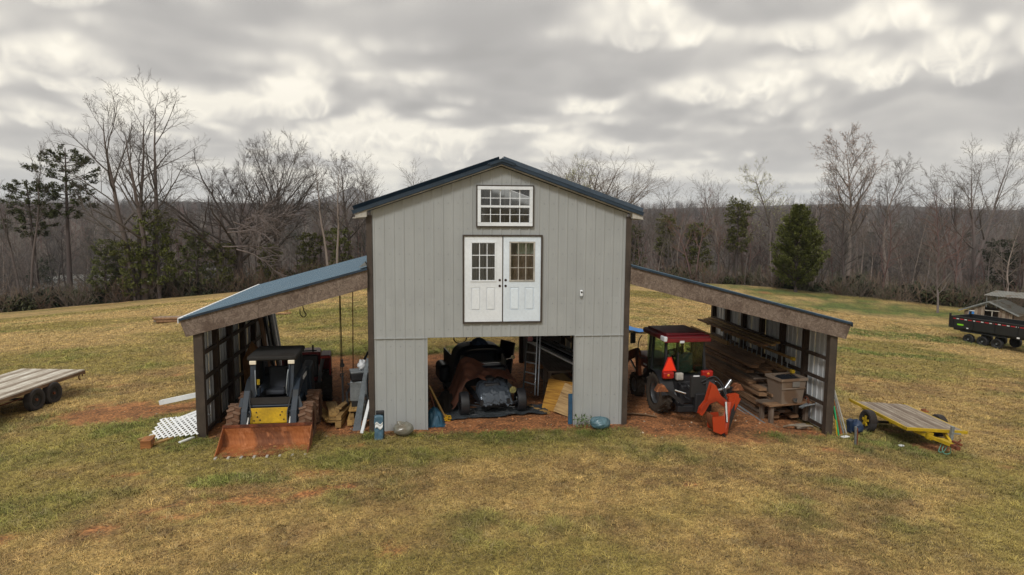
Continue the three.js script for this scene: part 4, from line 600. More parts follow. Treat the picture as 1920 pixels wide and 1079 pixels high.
{ // timber offcuts and junk against the barn's left side
  const lum = thing('lumber_pile', 'heap of yellow sawn boards beside the barn in the left shed', 'lumber', [-3.95, ground(-3.95, -1), -1.2]);
  const bd = [[-0.45, 0.06, -0.1, 0.24, 0.05, 1.5, 0.35], [-0.2, 0.1, 0, 0.26, 0.05, 1.6, 0.12], [-0.22, 0.16, 0, 0.25, 0.05, 1.6, 0.16], [-0.23, 0.22, -0.05, 0.26, 0.05, 1.5, 0.2], [0.06, 0.08, 0.25, 0.14, 0.14, 1.5, -0.05], [0.08, 0.22, 0.2, 0.13, 0.12, 1.4, -0.08], [0.25, 0.08, 0.2, 0.12, 0.14, 1.3, 0.05], [0.26, 0.2, 0.1, 0.1, 0.1, 1.5, 0.1], [0.38, 0.1, 0.1, 0.1, 0.16, 1.5, 0.0]];
  bd.forEach(([x, y, z, w, h, l, a], i) => put('board', RB(w, h, l, 0.006, x, y, z, -0.05, a, 0, 1), i % 3 ? MT.pineOld : MT.pine, lum)); put('board', RB(0.2, 0.05, 1.5, 0.006, 0.3, 0.3, -0.1, -0.08, 0.05, 0, 1), MT.pine, lum); put('board', RB(0.14, 0.05, 1.3, 0.006, 0.05, 0.33, -0.1, -0.1, -0.1, 0, 1), MT.pineOld, lum);
  solo('grey_panel', 'long grey panel leaning on edge against the barn corner', 'panel', [PR([[-0.02, 0], [0.16, 0], [0.4, 1.75], [0.34, 1.78]], 0.05, 0.004)], mat(0x8b959e, 0.6, { map: worn }), [-3.56, -0.02, -0.12], 0.15);
  solo('trim_board', 'short white trim board leaning beside the grey panel', 'board', [BAR([0, 0, 0], [0.18, 0.72, -0.3], 0.08, 0.03)], MT.pvc, [-3.34, 0, 0.12]);
  const b = thing('stacked_boxes', 'grey boxes and cases piled behind the leaning grey panel', 'boxes', [-3.5, 0, -1.1]); put('crate', RB(0.42, 0.5, 0.4, 0.02, 0, 0.75, 0), MT.galv, b); put('crate', RB(0.4, 0.5, 0.42, 0.02, 0.02, 0.25, 0), MT.blackMatte, b); put('case', RB(0.46, 0.2, 0.4, 0.03, 0.02, 1.12, 0.02, 0, 0.2), MT.black, b); put('lid', RB(0.48, 0.04, 0.42, 0.01, 0.02, 1.24, 0.02, 0, 0.2), MT.galv, b);
  solo('white_sack', 'crumpled white sack on the pile by the barn corner', 'sack', [sheet(16, 16, (u, v) => { const a = u * 6.283, q = v * Math.PI, r = 0.1 + 0.09 * vn(u * 7, v * 6, 7, 7); return [Math.cos(a) * Math.sin(q) * r * 0.8, Math.cos(q) * r * 0.9 + 0.05 * vn(u * 14, v * 9, 8, 14), Math.sin(a) * Math.sin(q) * r * 1.3]; })], MT.pvc, [-3.42, 1.33, -1.15]);
  const r = thing('black_rack', 'black metal rack tilted against the barn in the left shed', 'rack', [-3.85, 0, -1.4]); for (const k of [0, 0.2]) put('rail', BAR([k, 0.55 + 0 * k, 0], [0.55 + k, 1.62, -0.2], 0.05, 0.05), MT.black, r); for (const q of [0.25, 0.5, 0.75]) put('rung', BAR([0.55 * q - 0.12, 0.55 + 1.07 * q, -0.2 * q + 0.02], [0.55 * q + 0.28, 0.55 + 1.07 * q - 0.06, -0.2 * q + 0.02], 0.045, 0.045), MT.black, r); put('foot', BAR([0.05, 0, 0.05], [0.0, 0.62, 0], 0.05, 0.05), MT.black, r);
  solo('engine_part', 'small metal machine part on the ground by the barn corner', 'machine part', [CY(0.1, 0.12, 0.25, 14, 0, 0.4, 0), RB(0.25, 0.2, 0.2, 0.03, 0, 0.2, 0), CY(0.06, 0.06, 0.3, 12, 0.05, 0.55, 0, 0.4)], MT.steel, [-3.32, 0.1, -0.4]);
  solo('plywood_offcut', 'brown plywood piece leaning on the left shed wall', 'plywood', [PR([[-0.32, -0.6], [0.1, -0.95], [0.42, 0.35], [0.1, 0.72], [-0.3, 0.3]], 0.02)].map((g) => mv(g, 0, 0.95, 0, 0, Math.PI / 2 - 0.5, 0.1)), mat(0xa27c50, 0.85, { map: wood }), [-6.55, 0.02, -2.9]);
  for (const [z, m, l, w] of [[-4.6, MT.barnWood, 'long brown plank standing in the left shed corner', 0.14], [-5.2, MT.blueSteel, 'dark blue metal strip standing in the left shed corner', 0.1], [-5.7, MT.black, 'black bar standing in the left shed corner', 0.09], [-6.1, MT.pvc, 'white pipe standing beside the rear post of the left shed', 0.09], [-6.35, MT.galv, 'grey pipe standing beside the rear post of the left shed', 0.08]]) solo('standing_pole', l, 'pole', [BAR([0.35, 0, 0.1], [0, 2.35, 0], w, 0.06)], m, [-6.72, -0.02, z]);
}
{ // vinyl posts and lattice outside the left shed
  const gy = (x, z) => ground(x, z);
  const tubeBox = (p, q, w) => [BAR(p, q, w, w)].concat([]); let k = 0;
  for (const [a, b, w, l] of [[[-8.85, 0.2, -2.6], [-7.15, 0.62, -2.2], 0.12, 'white square vinyl post, longest, jutting out past the others'], [[-7.95, 0.12, -1.0], [-7.15, 0.35, -1.5], 0.13, 'white vinyl post, uppermost of the short bundle by the shed'], [[-7.9, 0.05, -0.75], [-7.1, 0.1, -1.3], 0.13, 'white vinyl post lying lowest of the short bundle'], [[-7.72, 0.2, -0.62], [-7.15, 0.36, -1.1], 0.12, 'short vinyl post nearest the shed corner post']]) { const t = thing('vinyl_post', l, 'post', [0, gy(-8, -1), 0]); put('post_wall', BAR(a, b, w, w), MT.pvc, t); const d = V(a[0] - b[0], a[1] - b[1], a[2] - b[2]).normalize().multiplyScalar(0.004).toArray(); put('open_end', BAR(a.map((c, i) => c + d[i]), a.map((c, i) => c - d[i] * 3), w * 0.78, w * 0.78), MT.black, t); }
  const lat = thing('lattice_panel', 'white diagonal lattice panel lying on the grass by the shed', 'lattice', [-7.6, gy(-7.5, -0.3) + 0.2, -0.3], -0.12); lat.rotation.z = 0.2; lat.rotation.x = 0.42; const LX = 0.62, LZ = 0.37;
  for (const s of [-1, 1]) for (let c = -1.2; c < 1.21; c += 0.135) { // slats at 45 degrees, clipped to the panel
    const pts = []; for (const [x, z] of [[-LX, (-LX) * s + c], [LX, LX * s + c], [(-LZ - c) * s, -LZ], [(LZ - c) * s, LZ]]) if (Math.abs(x) <= LX + 1e-6 && Math.abs(z) <= LZ + 1e-6) pts.push([x, s * 0.006, z]); if (pts.length >= 2 && dist(pts[0], pts[1]) > 0.08) put('slat', BAR(pts[0], pts[1], 0.042, 0.006), MT.pvc, lat); }
  solo('timber_block', 'short square timber block lying on the grass', 'block', [RB(0.22, 0.2, 0.34, 0.012, 0, 0.09, 0)], mat(0xb8814f, 0.85, { map: wood }), [-8.03, gy(-8, 0.5), 0.42], 0.1);
  solo('pine_board', 'yellow board end under the white lattice', 'board', [B(0.11, 0.04, 0.8, 0, 0.03, 0)], MT.pine, [-7.72, gy(-7.8, 0.2), 0.05], -0.6); solo('pine_board', 'thin long board behind the timber block', 'board', [B(0.09, 0.04, 1.2, 0, 0.05, 0)], MT.pineOld, [-7.95, gy(-7.9, -0.2), -0.35], -0.75); solo('vinyl_scrap', 'small white scrap in front of the lattice', 'scrap', [B(0.07, 0.03, 0.4, 0, 0.04, 0)], MT.pvc, [-7.25, gy(-7.2, 0.1), 0.25], -0.5);
}
{ // flatbed trailer at the left edge
  const gx = -12.9, gz = -4.8, y = ground(gx, gz), t = thing('flatbed_trailer', 'long flatbed trailer with weathered plank deck and twin wheels', 'trailer', [-13.72, y, -3.65], -0.155), W = 1.0, F = 3.4, Bk = -2.6, H = 0.66;
  for (let k = 0; k < 12; k++) put('plank', B(0.158, 0.045, F - Bk, -W + 0.083 + k * 0.1667, H, (F + Bk) / 2), k % 3 === 1 ? MT.greyWood : MT.paleWood, t);
  for (const s of [-1, 1]) { put('side_rail', B(0.05, 0.08, F - Bk, s * W, H - 0.05, (F + Bk) / 2), MT.barnWoodDark, t); put('beam', B(0.08, 0.12, F - Bk - 0.3, s * 0.55, H - 0.16, (F + Bk) / 2), MT.rustDark, t); for (const z of [-1.15, -0.45]) wheel(t, [s * (W - 0.02), 0.32, z], 0.32, 0.2, { rimMat: MT.blackMatte, out: s, hub: MT.rustDark }); }
  put('tail_rail', B(2 * W, 0.1, 0.06, 0, H - 0.07, Bk), MT.rustDark, t); put('hook', TO(0.09, 0.018, 16, W - 0.1, H - 0.2, Bk + 0.05, 0, Math.PI / 2, 0, 4.4), MT.rustDark, t); for (const z of [-1.15, -0.45]) put('axle', PIPE([-W, 0.32, z], [W, 0.32, z], 0.04), MT.black, t); put('brace', PIPE([0.9, 0.45, -0.1], [0.6, 0.35, 0.4], 0.02), MT.rustDark, t);
}
{ // timber on the grass
  rnd = seeded(733); const put3 = (n, l, cx, cz, L, R1, turn, m) => { const t = thing('log_pile', l, 'logs', [cx, ground(cx, cz), cz], turn); for (let k = 0; k < n; k++) put('log', PIPE([-L / 2 + rr(-0.2, 0.2), 0.08 + Math.floor(k / 4) * 0.14, (k % 4) * 0.17 - 0.3], [L / 2 + rr(-0.2, 0.2), 0.08 + Math.floor(k / 4) * 0.14, (k % 4) * 0.17 - 0.3 + rr(-0.1, 0.1)], R1, 7), k % 2 ? MT.barnWood : m, t); };
  put3(8, 'stack of pale poles on the grass beyond the left shed', -15.2, -22.5, 2.3, 0.08, 0.1, MT.greyWood); put3(5, 'small flat stack of boards on the grass behind the left shed', -9.9, -21.6, 1.3, 0.06, 0, MT.pine);
}
console.log('left done');

// ------------------------------------------------------------------ inside and before the barn
rnd = seeded(801);
{ // the old pickup being rebuilt
  const navy = mat(0x0f1524, 0.4, { map: worn }), t = thing('old_pickup', 'old navy blue pickup without front fenders, parked inside the barn', 'truck', [-0.09, 0, -1.2], 0.148);
  for (const s of [-1, 1]) { wheel(t, [s * 0.76, 0.31, 0], 0.31, 0.24, { turn: -0.08, rimMat: MT.chrome, tyre: MT.black, out: s, hub: MT.chrome, rim: 0.6 }); wheel(t, [s * 0.7, 0.34, -2.75], 0.34, 0.24, { tyre: MT.black, out: s });
    put('rear_fender', RB(0.32, 0.55, 0.95, 0.15, s * 0.84, 0.55, -2.75, 0, 0, 0, 4), navy, t); put('frame_rail', B(0.08, 0.12, 3.6, s * 0.36, 0.38, -1.5), MT.black, t);
    put('door', [RB(0.06, 0.55, 0.85, 0.03, s * 0.72, 0.72, -1.65)], navy, t); put('running_board', B(0.22, 0.04, 1.2, s * 0.8, 0.33, -1.6), MT.black, t); put('bed_side', RB(0.05, 0.42, 1.5, 0.02, s * 0.62, 0.86, -3.0), navy, t); }
  put('axle', [TU([[-0.72, 0.3, 0], [-0.45, 0.24, 0.04], [0, 0.2, 0.06], [0.45, 0.24, 0.04], [0.72, 0.3, 0]], 0.032, 20)], MT.black, t); put('leaf_spring', TU([[-0.5, 0.34, 0.08], [0, 0.24, 0.1], [0.5, 0.34, 0.08]], 0.022, 14), MT.black, t);
  const outl = [[-0.74, 0.4], [-0.77, 0.85], [-0.73, 1.15], [-0.66, 1.36], [-0.5, 1.5], [-0.25, 1.55], [0, 1.56], [0.25, 1.55], [0.5, 1.5], [0.66, 1.36], [0.73, 1.15], [0.77, 0.85], [0.74, 0.4]];
  const cs = new THREE.CatmullRomCurve3(outl.map((q) => V(q[0], q[1], 0))), shell = sheet(48, 10, (u, v) => { const q = cs.getPoint(u), k = 1 - 0.1 * Math.max(0, Math.abs(v - 0.5) * 2 - 0.6) / 0.4; return [q.x * k, 0.9 + (q.y - 0.9) * k, -1.2 - v * 1.05]; }, 0.02);
  const wall2 = (z, win) => { const sh = new THREE.Shape(cs.getPoints(40).map((q) => new THREE.Vector2(q.x * 0.905, 0.9 + (q.y - 0.9) * 0.905))); sh.holes.push(new THREE.Path(win.map((q) => new THREE.Vector2(...q)))); return boxuv(new THREE.ExtrudeGeometry(sh, { depth: 0.03, bevelEnabled: false })).translate(0, 0, z); };
  put('cab', [shell, wall2(-1.235, [[-0.55, 1.12], [-0.55, 1.36], [0.55, 1.36], [0.55, 1.12]]), wall2(-2.24, [[-0.02, 1.3], [-0.02, 1.32], [0.02, 1.32], [0.02, 1.3]])], navy, t);
  put('bench_seat', [RB(1.1, 0.15, 0.45, 0.05, 0, 0.72, -1.85), RB(1.1, 0.5, 0.13, 0.05, 0, 0.98, -2.1)], MT.seat, t);
  put('windscreen', [B(1.12, 0.27, 0.008, 0, 1.24, -1.2, -0.36)], MT.glassDark, t); put('visor', [mv(sheet(20, 4, (u, v) => [-0.62 + u * 1.24, 1.44 - v * 0.05 - 0.12 * (u - 0.5) ** 2, -1.22 + v * 0.16], 0.02))], navy, t); put('chrome_strip', B(0.95, 0.022, 0.02, 0.02, 1.07, -1.21), MT.chrome, t); put('cowl', RB(1.25, 0.25, 0.4, 0.1, 0, 0.92, -1.12), navy, t);
  put('mirror', [PIPE([0.72, 1.12, -1.35], [0.92, 1.16, -1.35], 0.012), CY(0.06, 0.06, 0.03, 16, 0.93, 1.17, -1.35, Math.PI / 2)], MT.chrome, t); put('headlight', [CY(0.09, 0.05, 0.14, 18, 0.52, 0.62, 0.02, Math.PI / 2), CY(0.092, 0.092, 0.02, 18, 0.52, 0.62, 0.1, Math.PI / 2)], MT.chrome, t);
  put('open_door', [mv(RB(0.05, 0.9, 0.7, 0.05, 0, 0, 0), 0.83, 1.12, -1.75, 0, 0.35, -0.16)], mat(0x1c1016, 0.35, { map: worn }), t);
  const eng = put('engine', [RB(0.42, 0.4, 0.7, 0.06, 0, 0.6, -0.35), CY(0.15, 0.15, 0.1, 18, 0, 0.85, -0.35)], MT.black, t);
  put('steering_wheel', TO(0.19, 0.016, 24, -0.4, 1.62, -2.3, 0.35), MT.black, t, 'spare steering wheel standing above the cab'); 
  const tarp = sheet(46, 46, (u, v) => { // brown canvas over the left flank and bonnet
    const x = -0.95 + u * 1.68, z = -1.2 + v * 0.95, side = sstep(-0.6, -0.92, x), hump = 0.27 * Math.exp(-(((x + 0.42) / 0.34) ** 2)) * sstep(0.75, 0.0, v);
    let y = 0.99 - 0.12 * v + hump - side * (0.75 - 0.15 * (1 - v)) - sstep(0.45, 0.73, x) * 0.14; const w = (fbm(u * 7, v * 7, 3, 61) - 0.5) * 0.12 + 0.03 * Math.sin(u * 22 + v * 6) * sstep(0.2, 0.8, v);
    return [x - side * 0.04 + w * 0.4 * side + 0.04 * Math.sin(v * 17) * side, Math.max(0.06, y + w * (1 - side * 0.5)), z + 0.1 * v * (fbm(u * 5, 1, 2, 66) - 0.3)]; }, 0.004);
  solo('canvas_tarp', 'brown canvas tarp draped over the pickup bonnet and flank', 'tarp', tarp, mat(0x855847, 0.9, { map: dusty }), [-0.09, 0, -1.2], 0.148);
  const crump = (n, sd, f) => sheet(n, n, (u, v) => f(u, v, (Math.abs(fbm(u * 6, v * 6, 3, sd) - 0.5) * 2), fbm(u * 13, v * 13, 2, sd + 9) - 0.5), 0.002);
  solo('plastic_sheet', 'glossy black plastic wrapped over the pickup engine', 'plastic sheet', crump(44, 71, (u, v, r, w) => { const x = -0.4 + u * 0.86, a = v * 1.5, e = Math.sin(Math.PI * clamp(u)) ** 0.35; return [x + w * 0.05, 0.26 + (0.62 * Math.cos(a * 0.98)) * (0.55 + 0.45 * e) - r * 0.15 + w * 0.05, -0.42 + 0.62 * Math.sin(a) + r * 0.12 * (1 - e * 0.3)]; }), mat(0x4b525b, 0.15, { metalness: 0.45 }), [-0.07, 0, -1.16], 0.148);
  solo('ground_sheet', 'grey-black plastic ground sheet under the pickup front wheels', 'plastic sheet', crump(50, 81, (u, v, r, w) => [-1.05 + u * 2.75 - 0.25 * v, 0.02 + r * 0.05 + Math.abs(w) * 0.03, -1.1 + v * 0.85 - u * 0.12 + 0.25 * (fbm(u * 6, 0.4, 3, 85) - 0.5) * v]), mat(0x4a4f53, 0.25, { metalness: 0.4 }), [-0.12, 0.012, -0.45], 0.06);
  solo('dark_tarp', 'dark grey crumpled tarp heaped beside the pickup', 'tarp', crump(30, 91, (u, v, r, w) => { const d = Math.hypot(u - 0.5, v - 0.5) * 2; return [-0.35 + u * 0.7, Math.max(0.02, 0.42 * (1 - d * d) + r * 0.12 - 0.05), -0.9 + v * 1.5]; }), mat(0x3a3938, 0.7, { map: dusty }), [-1.25, 0, -1.9]);
  solo('rear_tarp', 'blue cloth folded on the pickup cab roof', 'cloth', crump(24, 97, (u, v, r, w) => { const d = Math.hypot(u - 0.5, v - 0.5) * 2; return [-0.25 + u * 0.5, Math.max(-0.03, 0.16 * (1 - d * d) + r * 0.04), -0.3 + v * 0.6]; }), mat(0x2c3c56, 0.8), [-0.33, 1.55, -2.85], 0.15);
  solo('blue_tarp', 'blue tarp bundle on the floor behind the left barn panel', 'tarp', crump(30, 101, (u, v, r, w) => { const d = Math.hypot(u - 0.5, v - 0.5) * 2; return [-0.28 + u * 0.56, Math.max(0, 0.42 * (1 - d ** 2.2) + r * 0.14 - 0.06), -0.4 + v * 0.8]; }), mat(0x2a5d78, 0.6, { map: worn }), [-1.62, 0, -0.55]);
  solo('yellow_hose', 'coil of yellow hose on the dirt in the barn opening', 'hose', [TU([...Array(46)].map((_, k) => { const a = k * 0.72, r = 0.16 + 0.06 * Math.sin(k * 1.7); return [Math.cos(a) * r * 1.2, 0.02 + k * 0.0016, Math.sin(a) * r * 0.9]; }), 0.011, 260, 5)], mat(0xd6a514, 0.6), [-1.42, 0.0, -0.72]);
  solo('brown_pole', 'yellow-brown pole leaning inside the left barn panel', 'pole', [BAR([0, 0, 0], [-0.42, 0.75, -0.55], 0.045, 0.04)], MT.pine, [-1.32, 0.0, -0.75]); solo('brown_pole', 'reddish stick leaning inside the left barn panel', 'pole', [BAR([0, 0, 0], [-0.22, 0.6, -0.4], 0.03, 0.03)], MT.rustDark, [-1.5, 0, -0.7]);
  solo('floor_board', 'short yellow board lying right of the pickup wheel', 'board', [B(0.1, 0.05, 0.95, 0, 0.03, 0)], MT.pine, [1.12, 0, -1.35], 0.55);
}
{ // ladder, bench and clutter on the right inside the barn
  const l = thing('extension_ladder', 'aluminium ladder leaning inside the barn beside the pickup', 'ladder', [1.02, 0, -3.3]), a = [[0, 0, 0], [0.2, 2.0, -0.35]], b = [[0.28, 0, 0.45], [0.42, 2.05, 0.0]];
  put('rail', BAR(a[0], a[1], 0.03, 0.08), MT.galv, l); put('rail', BAR(b[0], b[1], 0.03, 0.08), MT.steel, l); put('rail', BAR([0.36, 0, 0.5], [0.5, 2.05, 0.05], 0.03, 0.08), MT.steel, l);
  for (let k = 1; k < 7; k++) { const q = k / 7; put('rung', PIPE(a[0].map((c, i) => mix(c, a[1][i], q)), b[0].map((c, i) => mix(c, b[1][i], q)), 0.022), MT.pvc, l); }
  const w = thing('workbench', 'rough timber workbench against the inner right barn wall', 'workbench', [2.05, 0, -3.4]); put('bench_top', B(1.0, 0.06, 2.6, 0, 0.85, 0), MT.greyWoodDark, w); for (const x of [-0.45, 0.45]) for (const z of [-1.2, 0.5, 1.2]) put('leg', B(0.09, 0.85, 0.09, x, 0.42, z), MT.greyWoodDark, w); put('shelf', B(0.9, 0.04, 2.4, 0, 0.35, 0), MT.barnWoodDark, w);
  const p = thing('trim_bundle', 'long pale and black trim strips lying across the workbench', 'trim', [1.95, 0.9, -3.1]); [[0, MT.pvc, 0.12], [0.14, MT.black, 0.1], [0.26, MT.galv, 0.14], [0.42, MT.steel, 0.06]].forEach(([o, m, wd], i) => put('strip', BAR([-0.75 + o, 0.55 + i * 0.02, -0.6 - o], [0.4 + o * 1.2, 0.14 + i * 0.03, 1.0 - o * 0.6], wd, 0.05), m, p)); 
  solo('cardboard_box', 'pale brown box tilted on the bench clutter', 'box', [RB(0.42, 0.22, 0.7, 0.01, 0, 0, 0, 0.25, 0.35)], mat(0xa58a5e, 0.9, { map: dusty }), [1.92, 0.58, -1.9]); solo('cardboard_box', 'brown box lying low near the right barn wall', 'box', [RB(0.5, 0.3, 0.5, 0.01, 0, 0.15, 0, 0, 0.4)], mat(0x8b5f3c, 0.9, { map: dusty }), [2.55, 0, -1.9]); solo('red_bin', 'dark red bin by the inner right barn wall', 'bin', [CY(0.2, 0.16, 0.75, 16, 0, 0.38, 0), CY(0.21, 0.21, 0.05, 16, 0, 0.75, 0)], mat(0x7a1722, 0.5), [2.62, 0.55, -2.6]);
  solo('coiled_hose', 'grey coiled hose hanging on the dark barn post', 'hose', [TO(0.16, 0.03, 22, 0, 0, 0, 0, 0.5), TO(0.17, 0.028, 22, 0.02, -0.02, 0.05, 0, 0.5), TO(0.15, 0.028, 22, 0.0, -0.05, 0.09, 0, 0.5)], MT.galv, [2.2, 1.72, -4.6]); solo('step_ladder', 'small dark step ladder leaning on the inner barn wall', 'ladder', [BAR([0, 0, 0], [0.1, 1.7, -0.2], 0.05, 0.03), BAR([0.3, 0, 0.1], [0.36, 1.7, -0.1], 0.05, 0.03), ...[0.3, 0.6, 0.9, 1.2, 1.5].map((y) => B(0.32, 0.04, 0.07, 0.2, y, -0.02))], MT.blackMatte, [2.45, 0.85, -3.2]);
  const lf = (g) => mv(g, 0, 0, 0, -0.0, 0.62, 0); const pl = thing('plywood_sheet', 'pale plywood sheet leaning by the right barn panel', 'plywood', [1.8, 0.02, -0.62]); put('face', mv(mv(B(0.95, 0.8, 0.018, 0, 0.4, 0), 0, 0, 0, -0.5, 0, 0), 0, 0.0, 0, 0, -0.85, -0.12), mat(0xd2b88c, 0.85, { map: wood }), pl);
  const yo = thing('osb_sheet', 'yellow strand board leaning behind the plywood sheet', 'board', [1.72, 0.02, -0.95]); put('face', mv(mv(B(1.25, 0.85, 0.018, 0, 0.42, 0), 0, 0, 0, -0.45, 0, 0), 0, 0, 0, 0, -0.7, 0), mat(0xd9aa4a, 0.85, { map: wood }), yo);
  solo('blue_board', 'narrow blue board edge at the right barn panel', 'board', [BAR([0, 0, 0], [0.02, 0.75, -0.1], 0.04, 0.1)], mat(0x27597c, 0.6, { map: worn }), [1.74, 0.0, -0.06]);
  solo('pink_bundle', 'pink and white roll end on the trim strips', 'roll', [CY(0.09, 0.09, 0.3, 14, 0, 0, 0, Math.PI / 2, 0.4)], mat(0xd79aa0, 0.7), [1.25, 1.52, -3.7]);
}
{ // bundles standing before the barn
  rnd = seeded(823); const crag = (sd, rx, ry, rz) => sheet(30, 22, (u, v) => { const a = u * 6.2832, q = v * Math.PI * 0.98, n = 1 + (Math.abs(fbm((u % 1) * 8, v * 6, 3, sd, 0) - 0.5) - 0.18) * 0.55 * Math.sin(Math.PI * u) ** 0.3; return [Math.cos(a) * Math.sin(q) * rx * n, Math.max(0, ry * (0.5 + 0.5 * Math.cos(q)) * n), Math.sin(a) * Math.sin(q) * rz * n]; });
  const b = thing('wrapped_bundle', 'tall blue plastic-wrapped bundle with white label by the barn corner', 'bundle', [-2.9, 0, 0.66], 0.1); put('wrap', sheet(30, 26, (u, v) => { const a = u * 6.2832, c = Math.cos(a), s = Math.sin(a), k = 1 / Math.max(Math.abs(c), Math.abs(s)) * 0.85, n = (fbm((u % 1) * 9, v * 9, 3, 111) - 0.5) * 0.03, cap = Math.min(1, (1 - v) * 14); return [c * k * 0.115 * cap + n, v * 0.62, s * k * 0.08 * cap + n]; }), mat(0x5f8299, 0.25, { map: worn }), b); put('label', sheet(8, 8, (u, v) => [-0.085 + u * 0.17, 0.3 + v * 0.13 + 0.03 * Math.sin(u * 7), 0.085 + 0.008 * Math.sin(v * 9)], 0.002), MT.pvc, b); put('dark_cap', RB(0.18, 0.08, 0.12, 0.02, 0.03, 0.64, -0.03), MT.black, b); put('back_board', B(0.18, 0.66, 0.03, 0.04, 0.33, -0.1), MT.navy, b);
  solo('plastic_bag', 'clear crumpled plastic bag of scrap on the grass at the barn front', 'bag', crag(121, 0.24, 0.34, 0.18), mat(0x8a8d88, 0.25, { map: dusty }), [-2.35, 0, 0.42]); solo('plastic_bag', 'blue-grey plastic bag slumped at the right barn panel', 'bag', crag(127, 0.26, 0.32, 0.2), mat(0x5b7c88, 0.3, { map: worn }), [2.4, -0.02, 0.35]);
  const wd = thing('weeds', 'leafy green weeds at the right barn panel foot', 'weeds', [2.0, 0, 0.2]); const lv = new Leaves(); for (let k = 0; k < 40; k++) lv.tuft(rr(-0.25, 0.3), rr(0.03, 0.3), rr(-0.1, 0.15), 0.07, 5, 1); put('leaves', lv.build(), leaf(0x5d7a35), wd);
}
console.log('mid done');

